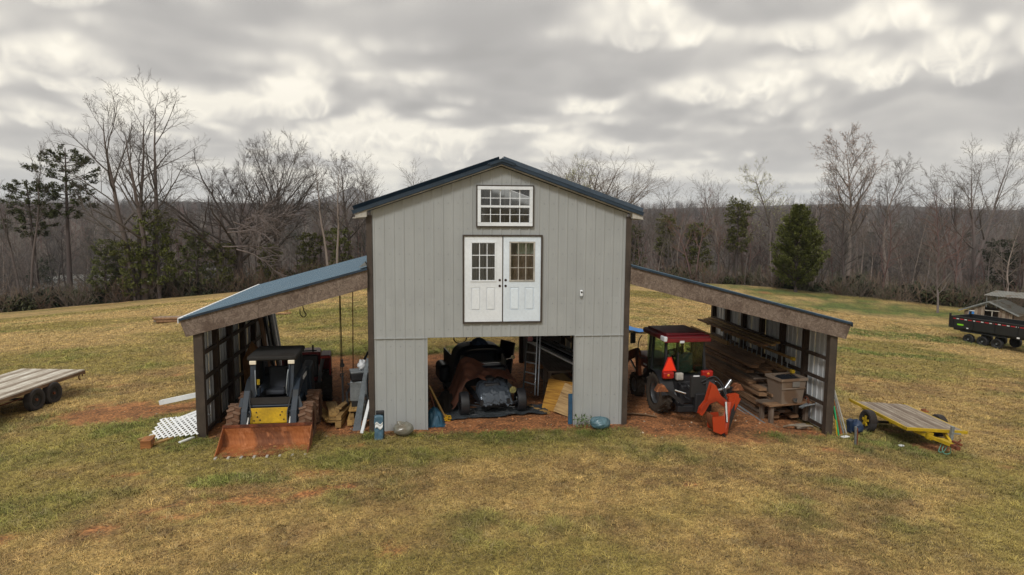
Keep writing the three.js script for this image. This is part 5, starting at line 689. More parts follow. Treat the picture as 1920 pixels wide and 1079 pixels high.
// ------------------------------------------------------------------ right shed
rnd = seeded(901);
{ // cab tractor, tail towards the camera
  const y = ground(4.9, -1.2), t = thing('cab_tractor', 'red cab tractor seen from behind with orange warning triangle, right shed', 'tractor', [4.99, y, -1.25], 0.06);
  const lugs = { lugs: 15, lugH: 0.05, lugW: 0.05, slant: 0.7, tyre: mat(0x4f473f, 0.95, { map: dusty }), rimMat: MT.steel };
  for (const s of [-1, 1]) { wheel(t, [s * 0.57, 0.55, 0], 0.53, 0.34, { ...lugs, out: s }); wheel(t, [s * 0.55, 0.36, -1.65], 0.35, 0.24, { ...lugs, lugH: 0.035, out: s });
    put('fender', [mv(sheet(14, 3, (u, v) => { const a = 0.15 + u * 2.5; return [s * (0.4 + v * 0.36), 0.55 + Math.sin(a) * 0.64, Math.cos(a) * 0.66]; }, 0.02))], MT.black, t);
    put('tail_light', [RB(0.31, 0.18, 0.14, 0.04, s * 0.55, 1.15, 0.52, 0, 0, 0, 3)], MT.redBright, t); put('amber_lens', [SP(0.055, s * 0.56, 1.16, 0.55, 12), RB(0.2, 0.03, 0.03, 0.01, s * 0.55, 1.075, 0.56)], mat(0xe07a1e, 0.3), t);
    put('cab_post', [BAR([s * 0.56, 1.1, 0.36], [s * 0.52, 2.02, 0.28], 0.07, 0.06), BAR([s * 0.6, 0.75, -0.5], [s * 0.56, 2.02, -0.45], 0.06, 0.06), BAR([s * 0.5, 0.9, -0.98], [s * 0.48, 2.0, -0.85], 0.06, 0.06)], MT.black, t);
    put('side_pane', [B(0.008, 0.92, 0.75, s * 0.575, 1.52, -0.08), B(0.008, 1.1, 0.4, s * 0.56, 1.45, -0.7)], MT.glassGreen, t);
    put('loader_arm', [PR([[-0.1, 0.75], [0.0, 1.45], [0.18, 1.5], [0.9, 1.25], [1.6, 0.6], [1.55, 0.42], [0.85, 1.0], [0.2, 1.25], [0.1, 0.75]], 0.1, 0.01).rotateY(Math.PI / 2).translate(s * 0.66, 0, -1.25)], MT.rustDark, t); put('lift_cylinder', PIPE([s * 0.66, 0.75, -1.3], [s * 0.66, 1.1, -2.05], 0.03), MT.chrome, t); put('lower_link', BAR([s * 0.3, 0.4, 0.3], [s * 0.34, 0.42, 0.95], 0.05, 0.07), MT.black, t); }
  put('chassis', [RB(0.5, 0.45, 2.4, 0.05, 0, 0.55, -0.8), RB(0.9, 0.45, 0.7, 0.06, 0, 0.72, 0.05), RB(0.44, 0.5, 0.35, 0.04, 0, 0.62, 0.42)], MT.black, t); put('hood', [RB(0.72, 0.45, 1.25, 0.12, 0, 1.05, -1.6, 0, 0, 0, 4)], MT.red, t); put('cab_floor', B(1.1, 0.3, 1.35, 0, 0.92, -0.3), MT.black, t);
  put('cab_roof', [RB(1.32, 0.16, 1.55, 0.07, 0, 2.1, -0.3, 0, 0, 0, 4), RB(1.1, 0.07, 1.3, 0.03, 0, 2.19, -0.3)], mat(0x7e1c26, 0.35, { map: worn }), t); put('roof_rim', RB(1.3, 0.1, 0.05, 0.02, 0, 2.05, 0.48), MT.red, t); put('roof_corner', RB(0.1, 0.15, 0.3, 0.04, -0.62, 2.09, 0.36), MT.pvc, t); put('plate', B(0.12, 0.06, 0.015, -0.18, 2.02, 0.52), MT.pvc, t);
  put('rear_pane', B(1.02, 0.88, 0.008, 0, 1.57, 0.325, 0.09), MT.glassGreen, t); put('front_pane', B(0.94, 1.05, 0.008, 0, 1.47, -0.92, -0.12), MT.glassGreen, t); put('pane_divider', BAR([-0.2, 1.12, 0.37], [-0.2, 2.0, 0.3], 0.035, 0.03), MT.black, t);
  put('seat', [RB(0.48, 0.14, 0.46, 0.05, 0.08, 1.12, -0.12), RB(0.46, 0.55, 0.13, 0.05, 0.08, 1.38, 0.12, -0.1)], MT.seat, t); put('steering_wheel', [TO(0.19, 0.016, 22, 0.05, 1.45, -0.55, -0.9), PIPE([0.05, 1.0, -0.75], [0.05, 1.45, -0.56], 0.03)], MT.black, t); put('work_lamp', [RB(0.2, 0.12, 0.1, 0.04, 0.12, 1.86, -0.6), PIPE([0.3, 1.9, -0.8], [0.3, 1.1, -0.85], 0.04)], MT.black, t); put('wiper', BAR([-0.1, 1.62, 0.35], [0.12, 1.8, 0.33], 0.012, 0.012), MT.black, t);
  put('warning_triangle', [PR([[-0.17, -0.14], [0.17, -0.14], [0.03, 0.19], [-0.03, 0.19]], 0.012, 0.004).translate(-0.5, 1.4, 0.5)], mat(0xff3a14, 0.55, {}), t, 'orange slow-vehicle triangle'); put('triangle_border', [PR([[-0.2, -0.16], [0.2, -0.16], [0.05, 0.225], [-0.05, 0.225]], 0.008).translate(-0.5, 1.4, 0.49)], mat(0xb52218, 0.5), t); put('reservoir', RB(0.2, 0.2, 0.14, 0.04, -0.22, 1.1, 0.5), MT.offwhite, t);
  for (const s of [-1]) { put('mirror_arm', TU([[s * 0.6, 1.3, -0.9], [s * 0.78, 1.35, -0.95], [s * 0.8, 1.8, -0.95], [s * 0.72, 1.95, -0.95]], 0.014), MT.black, t); put('mirror', RB(0.17, 0.3, 0.06, 0.05, s * 0.98, 1.88, -0.95, 0, 0.3, 0, 3), MT.black, t); }
  for (const [a, b, c] of [[-0.25, 0.95, 0.5], [-0.05, 0.9, 0.55], [0.3, 0.95, 0.5]]) put('hydraulic_hose', TU([[a, b, c], [a + 0.05, b - 0.1, c + 0.15], [a + 0.12, b - 0.35, c + 0.2], [a + 0.2, b - 0.4, c + 0.35]], 0.014, 16), MT.black, t);
  put('fender_decal', [B(0.01, 0.05, 0.3, -0.365, 0.98, -1.5), B(0.01, 0.05, 0.3, 0.365, 0.98, -1.5)], MT.pvc, t); put('lift_arm', [BAR([-0.35, 0.85, 0.3], [-0.34, 0.45, 0.75], 0.04, 0.06), BAR([0.35, 0.85, 0.3], [0.34, 0.45, 0.75], 0.04, 0.06)], MT.steel, t); put('door_handle', B(0.03, 0.03, 0.14, -0.6, 1.12, -0.15), MT.black, t);
  put('exhaust', [BAR([0.74, 1.35, -0.7], [0.86, 1.62, -0.75], 0.07, 0.05)], MT.black, t); put('top_link', PIPE([0, 0.85, 0.55], [0.05, 0.75, 1.0], 0.03), MT.steel, t);
}
{ // backhoe on the tractor's tail
  const t = thing('backhoe', 'orange backhoe attachment folded behind the red cab tractor', 'backhoe', [5.0, ground(5.1, 0.1), -0.3]);
  put('subframe', [RB(0.9, 0.16, 0.2, 0.02, 0, 0.42, 0.1), RB(0.26, 0.5, 0.24, 0.03, 0.08, 0.6, 0.22)], MT.black, t); put('control_panel', [RB(0.4, 0.55, 0.14, 0.03, 0.05, 1.0, 0.2)], MT.blackMatte, t); put('decal_plate', B(0.16, 0.03, 0.02, -0.02, 1.29, 0.26), MT.pvc, t);
  for (const s of [-1, 1]) put('boom_plate', PR([[-0.13, 0.45], [-0.09, 0.6], [0.05, 0.78], [0.17, 1.24], [0.26, 1.18], [0.4, 0.92], [0.56, 0.78], [0.5, 0.62], [0.3, 0.78], [0.12, 0.72], [0.0, 0.5], [-0.06, 0.42]], 0.03, 0.006).translate(0, 0, 0.72 + s * 0.08), MT.orange, t);
  put('boom_web', PR([[-0.1, 0.45], [-0.06, 0.58], [0.1, 0.76], [0.18, 1.15], [0.3, 0.95], [0.52, 0.74], [0.3, 0.8], [0.12, 0.7]], 0.15).translate(0, 0, 0.72), MT.orange, t);
  put('dipper', [BAR([0.88, 0.84, 0.66], [0.7, 0.55, 0.72], 0.16, 0.17), BAR([0.62, 0.8, 0.7], [0.9, 0.82, 0.66], 0.16, 0.2), BAR([0.66, 0.72, 0.74], [0.44, 0.0, 0.98], 0.13, 0.14)], MT.orange, t); put('dipper_guard', BAR([0.86, 0.72, 0.7], [0.55, 0.12, 0.9], 0.05, 0.16), MT.black, t);
  const bk = sub('bucket', t, 0, 0, 0); put('bucket_shell', [sheet(1, 14, (u, v) => { const a = -0.5 + v * 2.6; return [0.2 - Math.cos(a) * 0.17 + 0.03, 0.3 - Math.sin(a - 0.5) * 0.26, 0.78 + u * 0.34]; }, 0.012)], MT.rust, bk); for (const z of [0.78, 1.12]) put('side_plate', PR([[0.06, 0.48], [0.36, 0.5], [0.42, 0.1], [0.3, 0.04], [0.1, 0.12]], 0.014).translate(0, 0, z), MT.orange, bk); for (let k = 0; k < 4; k++) put('tooth', BAR([0.36, 0.06, 0.8 + k * 0.1], [0.42, -0.04, 0.8 + k * 0.1], 0.04, 0.03), MT.black, bk);
  put('boom_cylinder', [PIPE([0.3, 0.95, 0.55], [0.75, 1.05, 0.5], 0.045), PIPE([0.62, 1.0, 0.52], [0.8, 1.22, 0.48], 0.05)], MT.steel, t); put('dipper_cylinder', PIPE([0.5, 0.78, 0.88], [0.5, 0.3, 0.98], 0.035), MT.chrome, t); put('hoses', [TU([[0.1, 1.15, 0.3], [0.4, 1.3, 0.4], [0.6, 1.05, 0.55], [0.62, 0.8, 0.7]], 0.016, 24), TU([[0.15, 1.1, 0.3], [0.45, 1.18, 0.42], [0.58, 0.95, 0.6], [0.6, 0.7, 0.75]], 0.016, 24)], MT.black, t);
  for (const s of [-1, 1]) { const e = s < 0 ? [-0.95, 1.0, 0.3] : [1.05, 0.98, 0.3]; put('stabiliser', [BAR([s * 0.35, 0.6, 0.25], [e[0] - s * 0.1, e[1] - 0.02, e[2]], 0.09, 0.1)], MT.black, t); put('stabiliser_rod', PIPE([s * 0.3, 0.85, 0.28], [e[0] - s * 0.35, e[1] - 0.05, e[2]], 0.025), MT.chrome, t); put('stabiliser_pad', PR([[-0.16, -0.06], [0.16, -0.06], [0.05, 0.1], [-0.06, 0.1]], 0.22, 0.01).translate(...e), MT.rust, t); }
}
{ // lumber, ladder and bin along the right wall
  const gy = ground(7.8, -3), t = thing('lumber_stack', 'tall stack of weathered brown planks along the right shed wall', 'lumber', [0, gy, 0]); const tones = [MT.barnWood, MT.barnWoodDark, MT.greyWoodDark, MT.barnWood];
  for (let r = 0; r < 13; r++) for (let c = 0; c < 4; c++) { const x = 7.42 + c * 0.25 + (r > 8 ? 0.14 : 0) + rr(-0.03, 0.03), z1 = -0.95 - rr(0, 0.9) * rr(0.2, 1) - (r > 7 ? rr(0.3, 1.1) : 0) - (c === 0 ? 0.1 * (r % 3) : 0), z0 = -6.6 + rr(-0.4, 0.4); put('plank', B(0.225, 0.075, z1 - z0, x, 0.12 + r * 0.098, (z0 + z1) / 2, rr(-0.006, 0.006), rr(-0.02, 0.02), rr(-0.05, 0.05)), pick(tones), t); }
  for (const z of [-1.6, -3.6, -5.8]) for (let r = 0; r < 12; r += 3) put('spacer', B(1.0, 0.022, 0.06, 7.8, 0.17 + r * 0.098, z), MT.greyWoodDark, t);
  for (const [a, b, m] of [[[7.18, 0.06, -0.6], [7.3, 0.1, -4.2], MT.galv], [[7.08, 0.05, -1.0], [7.2, 0.06, -5], MT.steel], [[7.4, 0.05, -0.25], [7.15, 0.05, -1.7], MT.barnWood]]) put('loose_bar', m === MT.barnWood ? BAR(a, b, 0.14, 0.03) : PIPE(a, b, 0.035), m, t);
  const sh = thing('plank_shelf', 'long planks carried high on brackets along the right shed wall', 'planks', [0, 0, 0]); for (let k = 0; k < 4; k++) put('plank', B(0.12, 0.05, 4.8, 7.75 + k * 0.15, 1.55 + (k % 2) * 0.03, -4.3 + rr(-0.4, 0.4)), k % 2 ? MT.pineOld : MT.barnWood, sh); for (const z of [-2.6, -4.2, -6]) put('bracket', B(0.75, 0.06, 0.06, 8.15, 1.49, z), MT.post, sh); put('plank', B(0.06, 0.13, 3.0, 7.62, 1.2, -5.5), MT.pineOld, sh);
  const l = thing('wooden_ladder', 'long wooden ladder with yellow feet hung along the right wall', 'ladder', [0, 0, 0]); for (const y of [0.92, 1.27]) { put('rail', BAR([8.26, y, -1.3], [8.3, y + 0.0, -6.0], 0.035, 0.075), MT.pineOld, l); put('foot', RB(0.09, 0.1, 0.14, 0.02, 8.26, y, -1.25), MT.yellowPaint, l); } for (let k = 0; k < 15; k++) put('rung', PIPE([8.27, 0.92, -1.55 - k * 0.3], [8.27, 1.27, -1.55 - k * 0.3], 0.018), MT.galv, l);
  const b = thing('storage_bin', 'tan plastic tote bin on planks at the right shed front', 'bin', [7.92, 0.16, -0.95], 0.12); const Wt = 0.38, Wb = 0.31, Dt = 0.34, Db = 0.27, H = 0.7; const q = (x0, z0, x1, z1, X0, Z0, X1, Z1) => sheet(3, 3, (u, v) => [mix(mix(x0, x1, u), mix(X0, X1, u), v), v * H, mix(mix(z0, z1, u), mix(Z0, Z1, u), v)], 0.012);
  put('tub', [q(-Wb, Db, Wb, Db, -Wt, Dt, Wt, Dt), q(Wb, Db, Wb, -Db, Wt, Dt, Wt, -Dt), q(Wb, -Db, -Wb, -Db, Wt, -Dt, -Wt, -Dt), q(-Wb, -Db, -Wb, Db, -Wt, -Dt, -Wt, Dt), B(2 * Wb, 0.02, 2 * Db, 0, 0.01, 0)], mat(0x8f8176, 0.6, { map: dusty }), b); put('rim', [B(0.82, 0.07, 0.03, 0, H - 0.02, Dt + 0.01), B(0.82, 0.07, 0.03, 0, H - 0.02, -Dt - 0.01), B(0.03, 0.07, 0.66, Wt + 0.015, H - 0.02, 0), B(0.03, 0.07, 0.66, -Wt - 0.015, H - 0.02, 0), B(0.74, 0.03, 0.02, 0, H - 0.26, Dt - 0.01)], mat(0x9a8c80, 0.6, { map: dusty }), b); put('label', B(0.22, 0.14, 0.012, 0.05, H - 0.14, Dt + 0.02), mat(0x75706a, 0.5), b); put('spout', [CY(0.05, 0.04, 0.06, 14, 0.05, 0.12, Db + 0.05, Math.PI / 2), B(0.05, 0.1, 0.02, 0.08, 0.12, Db + 0.08)], MT.steel, b);
  solo('black_sack', 'black plastic sack stuffed into the tan tote bin', 'sack', [sheet(20, 16, (u, v) => { const a = u * 6.283, d = v * 0.34; return [Math.cos(a) * d * 1.1, 0.1 * (1 - v * v) + 0.07 * fbm(Math.cos(a) * v * 5 + 9, Math.sin(a) * v * 5 + 9, 3, 131), Math.sin(a) * d * 0.9]; })], mat(0x1d1f24, 0.3), [7.92, 0.77, -0.95], 0.12);
  const pl = thing('plank_stand', 'low stand of boards under the tan tote bin', 'stand', [7.85, ground(7.8, -0.9) + 0.04, -0.9], 0.15); put('board', B(1.5, 0.04, 0.3, 0.1, 0.5, 0.12), MT.barnWood, pl); put('board', B(1.4, 0.04, 0.3, 0.05, 0.5, -0.2), MT.greyWoodDark, pl); for (const [x, z] of [[-0.5, 0.15], [0.6, 0.15], [-0.5, -0.25], [0.6, -0.25]]) put('leg', B(0.1, 0.5, 0.1, x, 0.24, z), MT.greyWoodDark, pl);
  solo('scrap_metal', 'bent pale metal scraps on the board stand', 'scrap', [mv(B(0.35, 0.02, 0.1, 0, 0, 0), 0, 0.05, 0, 0.2, 0.4, 0.15), mv(B(0.25, 0.02, 0.12, 0, 0, 0), 0.12, 0.08, 0.05, -0.2, -0.5, 0.2), PIPE([-0.2, 0.03, 0.1], [0.3, 0.06, -0.05], 0.02)], MT.galv, [8.3, 0.08, -0.62]); solo('wire_coil', 'rusty wire coil hung on the right shed wall', 'wire', [TO(0.12, 0.012, 20, 0, 0, 0, 0, Math.PI / 2), TO(0.1, 0.01, 20, -0.02, 0.02, 0, 0.2, Math.PI / 2)], MT.rustDark, [8.42, 0.22, -0.75]);
  solo('drain_hose', 'grey hose and bricks on the grass by the right shed post', 'hose', [TU([[0, 0.05, 0], [0.2, 0.12, 0.1], [0.4, 0.06, 0.05], [0.6, 0.1, 0.15], [0.8, 0.04, 0.05]], 0.03, 24), RB(0.3, 0.1, 0.16, 0.02, 0.5, 0.05, 0.0)], MT.concrete, [7.5, ground(7.6, -0.2), -0.25]); solo('floor_plank', 'loose curved bark plank on the clay left of the tractor', 'plank', [mv(sheet(10, 3, (u, v) => [u * 0.9, 0.02 + 0.03 * Math.sin(u * 3), v * 0.12 + 0.08 * u * u], 0.015))], MT.barnWood, [3.35, ground(3.5, -0.8), -0.95], -0.35);
}
{ // poles and odds outside the right post
  const g0 = ground(9.1, -0.3); [['rusty pipe leaning outside the right shed, nearest the post', MT.rustDark, 8.95, 0.03, 1.55], ['dark red bar leaning second from the right shed post', MT.rust, 9.03, 0.035, 1.45], ['grey pipe leaning third from the right shed post', MT.galv, 9.12, 0.02, 1.5], ['pale thin pole leaning farthest from the right shed post', MT.offwhite, 9.22, 0.018, 1.4]].forEach(([l, m, x, r, h], i) => solo('leaning_pole', l, 'pole', PIPE([0, -0.05, 0.25], [-0.25 - i * 0.02, h, -0.1], r), m, [x, g0, -0.25 - i * 0.03]));
  solo('green_pole', 'short green pole leaning on the right shed post', 'pole', PIPE([0, -0.05, 0.1], [-0.1, 0.75, -0.05], 0.022), mat(0x1f9c62, 0.5), [8.86, g0 + 0.03, 0.02]); solo('yellow_stick', 'short yellow stick at the foot of the right shed post', 'stick', BAR([0, -0.03, 0.05], [-0.04, 0.4, 0], 0.03, 0.02), MT.yellowPaint, [8.78, g0 + 0.05, 0.1]);
  solo('blue_bundle', 'blue and black bundle on the grass beside the leaning poles', 'bundle', [sheet(18, 14, (u, v) => { const a = u * 6.283, q = v * Math.PI, r = 0.17 + 0.08 * fbm(Math.cos(a) * 2 + 5, q * 2 + Math.sin(a), 3, 141); return [Math.cos(a) * Math.sin(q) * r * 0.8, 0.14 + Math.cos(q) * r * 0.85 + 0.07 * fbm(Math.cos(a) * 4 + 7, q * 5, 3, 149), Math.sin(a) * Math.sin(q) * r]; }), RB(0.16, 0.36, 0.14, 0.03, -0.16, 0.2, 0, 0, 0.3, 0.2)], mat(0x233a5c, 0.5, { map: worn }), [9.5, g0, -0.15]);
  const s = thing('metal_stake', 'short rusty metal stake standing in the grass before the trailer', 'stake', [8.85, ground(8.85, 0.8), 0.8]); put('stake_body', B(0.05, 0.52, 0.04, 0, 0.22, 0, 0, 0, 0.03), MT.galv, s); put('stake_flange', B(0.02, 0.5, 0.07, 0.03, 0.2, 0, 0, 0, 0.03), MT.rustDark, s);
  solo('white_scrap', 'flat white scrap lying on the grass near the stake', 'scrap', RB(0.22, 0.03, 0.12, 0.01, 0, 0.05, 0), MT.pvc, [8.9, ground(9, 0.3), 0.3], 0.3); solo('white_disc', 'small white disc on the grass below the yellow trailer', 'disc', CY(0.07, 0.07, 0.02, 16, 0, 0.05, 0), MT.pvc, [10.15, ground(10.1, 0.75), 0.75]); 
  const dt = thing('blue_debris', 'blue tarp and scrap heap on the grass behind the right shed', 'debris', [7.95, ground(8, -15.5), -15.6]); put('tarp', sheet(16, 12, (u, v) => [-0.8 + u * 1.6, 0.04 + 0.26 * Math.exp(-(((u - 0.4) / 0.3) ** 2)) * (1 - v * 0.6) + 0.06 * fbm(u * 6, v * 6, 2, 151), -0.5 + v], 0.004), mat(0x2467a8, 0.6), dt); put('scrap', [RB(0.5, 0.12, 0.3, 0.02, 0.1, 0.1, -1.4, 0, 0.4), RB(0.6, 0.1, 0.2, 0.02, -0.3, 0.2, -1.6, 0.2, 0.1)], MT.pvc, dt);
}
{ // yellow trailer
  const gx = 11.1, gz = -0.4, t = thing('yellow_trailer', 'small yellow-framed utility trailer with weathered plank deck', 'trailer', [gx, ground(gx, gz) + 0.02, gz], -0.085), W = 0.77, L = 1.25, H = 0.53; t.rotation.z = -0.07;
  for (let k = 0; k < 10; k++) put('plank', B(0.142, 0.04, 2 * L - 0.1, -W + 0.085 + k * 0.153, H, -0.02 - (k % 3) * 0.01), k % 4 === 2 ? MT.greyWoodDark : MT.greyWood, t);
  for (const s of [-1, 1]) { put('side_rail', B(0.05, 0.075, 2 * L + (s < 0 ? 0.25 : 0.1), s * W, H - 0.015, s < 0 ? -0.12 : -0.05), MT.yellowPaint, t); wheel(t, [s * (W + 0.22), 0.3, -0.1], 0.3, 0.2, { rimMat: MT.black, out: s, hub: MT.yellowPaint, rim: 0.6 }); put('spoke', [0, 1, 2, 3, 4].map((k) => mv(B(0.03, 0.13, 0.06, 0, 0.08, 0), s * (W + 0.3), 0.29, -0.1, k * 1.2566)), MT.yellowPaint, t); put('tongue_beam', BAR([s * 0.4, H - 0.12, L - 0.3], [0.05, H - 0.2, L + 0.55], 0.06, 0.08), MT.yellowPaint, t); }
  put('front_rail', B(2 * W + 0.05, 0.075, 0.05, 0, H - 0.005, L), MT.yellowPaint, t); put('axle', PIPE([-W - 0.2, 0.29, -0.1], [W + 0.2, 0.29, -0.1], 0.035), MT.black, t); for (const z of [-0.8, 0.5]) put('cross_member', B(2 * W, 0.07, 0.05, 0, H - 0.07, z), MT.yellowPaint, t);
  put('step_plate', [B(0.16, 0.16, 0.08, -0.2, H - 0.14, L + 0.03), B(0.3, 0.06, 0.1, -0.08, H - 0.2, L + 0.08)], MT.yellowPaint, t); put('jack', [B(0.07, 0.42, 0.07, 0.33, H - 0.06, L + 0.09), B(0.25, 0.03, 0.03, 0.42, H - 0.02, L + 0.12)], MT.galv, t); put('coupler', [RB(0.11, 0.1, 0.3, 0.03, 0.06, H - 0.21, L + 0.62), PIPE([0.06, H - 0.18, L + 0.62], [0.16, H - 0.02, L + 0.66], 0.02), RB(0.07, 0.05, 0.3, 0.01, 0.12, H - 0.12, L + 0.6)], MT.rustDark, t); put('tongue_box', RB(0.14, 0.1, 0.34, 0.02, 0.05, H - 0.2, L + 0.3), MT.yellowPaint, t);
  put('wire', [TU([[0.05, H - 0.2, L + 0.3], [-0.05, H - 0.4, L + 0.36], [0.0, 0.06, L + 0.4], [0.12, 0.1, L + 0.42], [0.1, H - 0.25, L + 0.4]], 0.01, 30), TU([[0.0, H - 0.2, L + 0.25], [-0.1, H - 0.45, L + 0.32], [-0.02, 0.1, L + 0.36], [0.08, 0.3, L + 0.36]], 0.009, 30)], mat(0x5f9a86, 0.5), t); put('side_marker', [RB(0.14, 0.08, 0.08, 0.03, W + 0.1, H + 0.04, -0.6), PIPE([W, H, -0.62], [W + 0.18, H + 0.03, -0.5], 0.025)], MT.rust, t);
}
{ // dump trailer and hut at the right edge
  const gx = 35.6, gz = -24.4, t = thing('dump_trailer', 'black three-axle dump trailer with red and white reflector tape', 'trailer', [gx, ground(gx, gz) - 0.02, gz], 0.28), W = 1.05, Z0 = -2.15, Z1 = 3.0, mk = mat(0x1a1d20, 0.5, { map: worn });
  for (const s of [-1, 1]) { put('side_wall', [B(0.06, 0.72, Z1 - Z0, s * W, 1.4, (Z0 + Z1) / 2), B(0.1, 0.08, Z1 - Z0 + 0.1, s * W, 1.78, (Z0 + Z1) / 2)], mk, t); for (let k = 0; k < 3; k++) wheel(t, [s * 0.95, 0.36, -0.85 + k * 0.92], 0.36, 0.24, { tyre: MT.black, rimMat: mk, hub: MT.galv, out: s }); put('fender', B(0.28, 0.05, 2.9, s * 1.0, 0.86, 0.1), mk, t); put('rail', B(0.1, 0.2, 5.6, s * 0.5, 0.9, 0.6), mk, t); for (const z of [-1.95, -0.6, 0.8, 2.2]) put('rib', B(0.05, 0.66, 0.08, s * (W + 0.04), 1.4, z), mk, t); }
  for (let k = 0; k < 9; k++) { put('red_tape', B(0.012, 0.05, 0.26, -W - 0.042, 1.66, -1.85 + k * 0.54), mat(0xb01c2c, 0.4), t); put('white_tape', B(0.012, 0.05, 0.16, -W - 0.042, 1.66, -1.6 + k * 0.54), MT.pvc, t); }
  put('floor', B(2 * W, 0.06, Z1 - Z0, 0, 1.03, (Z0 + Z1) / 2), mk, t); put('front_wall', [B(2 * W + 0.1, 0.95, 0.08, 0, 1.5, Z1 + 0.04)], mk, t); put('tail_gate', [B(2 * W, 0.75, 0.06, 0, 1.42, Z0), B(0.1, 0.95, 0.1, -W, 1.5, Z0), B(0.1, 0.95, 0.1, W, 1.5, Z0)], mk, t); put('decal', B(0.012, 0.1, 0.42, -W - 0.04, 1.28, -1.4), mat(0x7cc81e, 0.5), t); put('lamp', [B(0.02, 0.07, 0.12, -W - 0.06, 1.1, -0.9), B(0.02, 0.09, 0.16, -W - 0.06, 0.98, 2.3)], MT.pvc, t); put('marker', [B(0.02, 0.06, 0.06, -0.56, 0.92, 2.6), B(0.02, 0.06, 0.06, -0.56, 0.92, 3.0)], MT.redBright, t); put('tongue', BAR([0, 0.7, 3.3], [0, 0.6, 4.4], 0.16, 0.16), mk, t); put('tool_box', RB(1.3, 0.55, 0.5, 0.04, 0, 1.0, 3.5), mk, t);
}
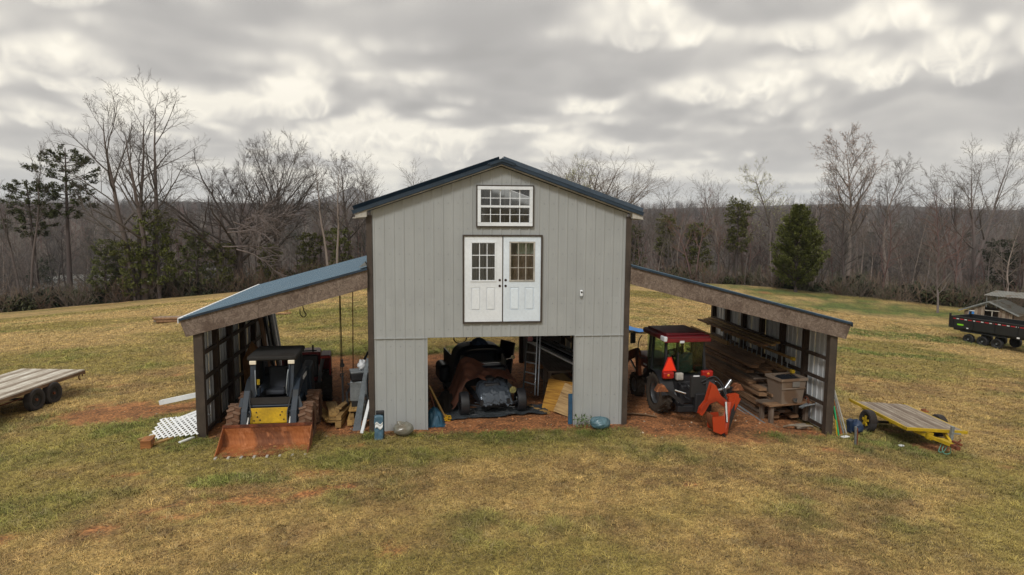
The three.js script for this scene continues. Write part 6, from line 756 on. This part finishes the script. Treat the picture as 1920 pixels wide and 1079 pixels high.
{
  const hx = 43.4, hz = -32.6, t = thing('wooden_hut', 'low weathered plank hut with grey metal roof beyond the dump trailer', 'hut', [hx, ground(hx, hz) - 0.1, hz], -1.05), a = 0.42;
  const gab = (x) => 1.95 - Math.abs(x) * 0.45; for (let k = 0; k < 14; k++) { const x = -1.6 + k * 0.235; if (x > -0.25 && x < 0.6) put('board', B(0.225, 0.75, 0.03, x, 0.38, 1.5), MT.greyWoodDark, t); else put('board', B(0.225, gab(x) - 0.12, 0.03, x, (gab(x) - 0.12) / 2, 1.5), k % 2 ? MT.greyWood : MT.greyWoodDark, t); } 
  put('window_frame', [B(1.0, 0.06, 0.06, 0.22, 1.3, 1.52), B(1.0, 0.06, 0.06, 0.22, 0.78, 1.52), B(0.06, 0.5, 0.06, 0.22, 1.04, 1.52)], MT.offwhite, t); for (const s of [-1, 1]) { put('side_board', B(0.04, 1.15, 3.0, s * 1.68, 0.55, 0), MT.greyWoodDark, t); const m = put('roof_sheet', ribbed(-1.75, 1.75, 0, () => 2.25, [], 0.2, 0.03).rotateX(-Math.PI / 2).rotateY(s > 0 ? -Math.PI / 2 : Math.PI / 2), mat(0x9a9ea0, 0.5, { map: dusty, metalness: 0.3 }), t); m.position.set(0, 2.0, 0); m.rotation.z = -s * a; } put('back_wall', B(3.3, 1.2, 0.04, 0, 0.6, -1.45), MT.greyWoodDark, t); put('rake_trim', [BAR([0, 2.02, 1.76], [2.06, 1.1, 1.76], 0.04, 0.1), BAR([0, 2.02, 1.76], [-2.06, 1.1, 1.76], 0.04, 0.1)], MT.galv, t);
  const f = thing('frame_shelter', 'open metal frame shelter behind the plank hut', 'shelter', [hx + 3.2, ground(hx + 3, hz - 2) - 0.1, hz - 2.0], -1.05); for (const x of [-1.4, 1.4]) for (const z of [-1.2, 1.2]) put('post', PIPE([x, 0, z], [x, 2.1, z], 0.03), MT.galv, f); put('roof_sheet', ribbed(-1.6, 1.6, 0, () => 2.8, [], 0.2, 0.03).rotateX(-Math.PI / 2 + 0.08).translate(0, 2.12, 1.4), mat(0xa8adb0, 0.5, { map: dusty, metalness: 0.3 }), f);
  const b = thing('blue_barrel', 'blue plastic barrel with white lid beside the plank hut', 'barrel', [41.7, ground(41.7, -33), -33.0]); put('drum', LA([[0, 0], [0.27, 0], [0.3, 0.08], [0.31, 0.3], [0.29, 0.45], [0.31, 0.6], [0.3, 0.82], [0.27, 0.9], [0, 0.9]], 20), mat(0x1e6fb8, 0.5), b); put('lid', CY(0.32, 0.32, 0.06, 20, 0, 0.93, 0), MT.pvc, b);
  for (const [x, z, w, r, l, wm, rm] of [[-33, -92, 9, 0.3, 'white house half hidden in the wood behind the gnarled oak', MT.white, 0x6f7478], [-50, -84, 8, -0.2, 'pale grey house half hidden in the wood at the far left', MT.offwhite, 0x8a8f92]]) { const h = thing('house', l, 'house', [x, ground(x, z) - 0.2, z], r); put('wall', B(w, 2.8, 6, 0, 1.4, 0), wm, h); put('roof', [PR([[-w / 2 - 0.4, 2.75], [w / 2 + 0.4, 2.75], [w / 2 - 1.2, 4.3], [-w / 2 + 1.2, 4.3]], 6.6)], mat(rm, 0.8, { map: dusty }), h); for (const xx of [-2.6, 0.2, 2.7]) { const wi = put('window', B(0.9, 1.2, 0.06, xx, 1.6, 3.02), MT.pvc, h); put('pane', B(0.74, 1.04, 0.04, xx, 1.6, 3.05), mat(0x20262c, 0.1), wi); } }
}
console.log('right done');

{ // loose clods and chips on the bare clay, too many to count
  rnd = seeded(991); const g = new THREE.IcosahedronGeometry(1, 1), p = g.attributes.position; for (let i = 0; i < p.count; i++) { const k = 0.75 + 0.5 * vn(p.getX(i) * 2 + 9, p.getY(i) * 2 + p.getZ(i) * 3 + 9, 3); p.setXYZ(i, p.getX(i) * k, p.getY(i) * k * 0.6, p.getZ(i) * k); } g.computeVertexNormals();
  const im = new THREE.InstancedMesh(g, mat(0xffffff, 1), 5200), o = new THREE.Object3D(), c = new THREE.Color(); let n = 0;
  for (let t = 0; t < 60000 && n < 5200; t++) { const far = rnd() < 0.35, x = far ? rr(-12.5, 12.5) : rr(-7, 8.4), z = far ? rr(-6, 6.5) : rr(-7, 1.2); if (rnd() > dirtAt(x, z)) continue; const s = 0.006 + 0.026 * rnd() ** 3; o.position.set(x, ground(x, z) + s * 0.2, z); o.rotation.set(rr(0, 6), rr(0, 6), 0); o.scale.setScalar(s); o.updateMatrix(); im.setMatrixAt(n, o.matrix); im.setColorAt(n, c.setRGB(...tint(rnd() < 0.12 ? [0.45, 0.36, 0.26] : CLAY, rr(0.5, 1.2)))); n++; }
  im.count = n; im.name = 'soil_clods'; im.castShadow = im.receiveShadow = true; scene.add(im); tag(im, 'loose red clods and chips on the bare clay', 'clods', null, 'stuff');
}
renderer.render(scene, camera);
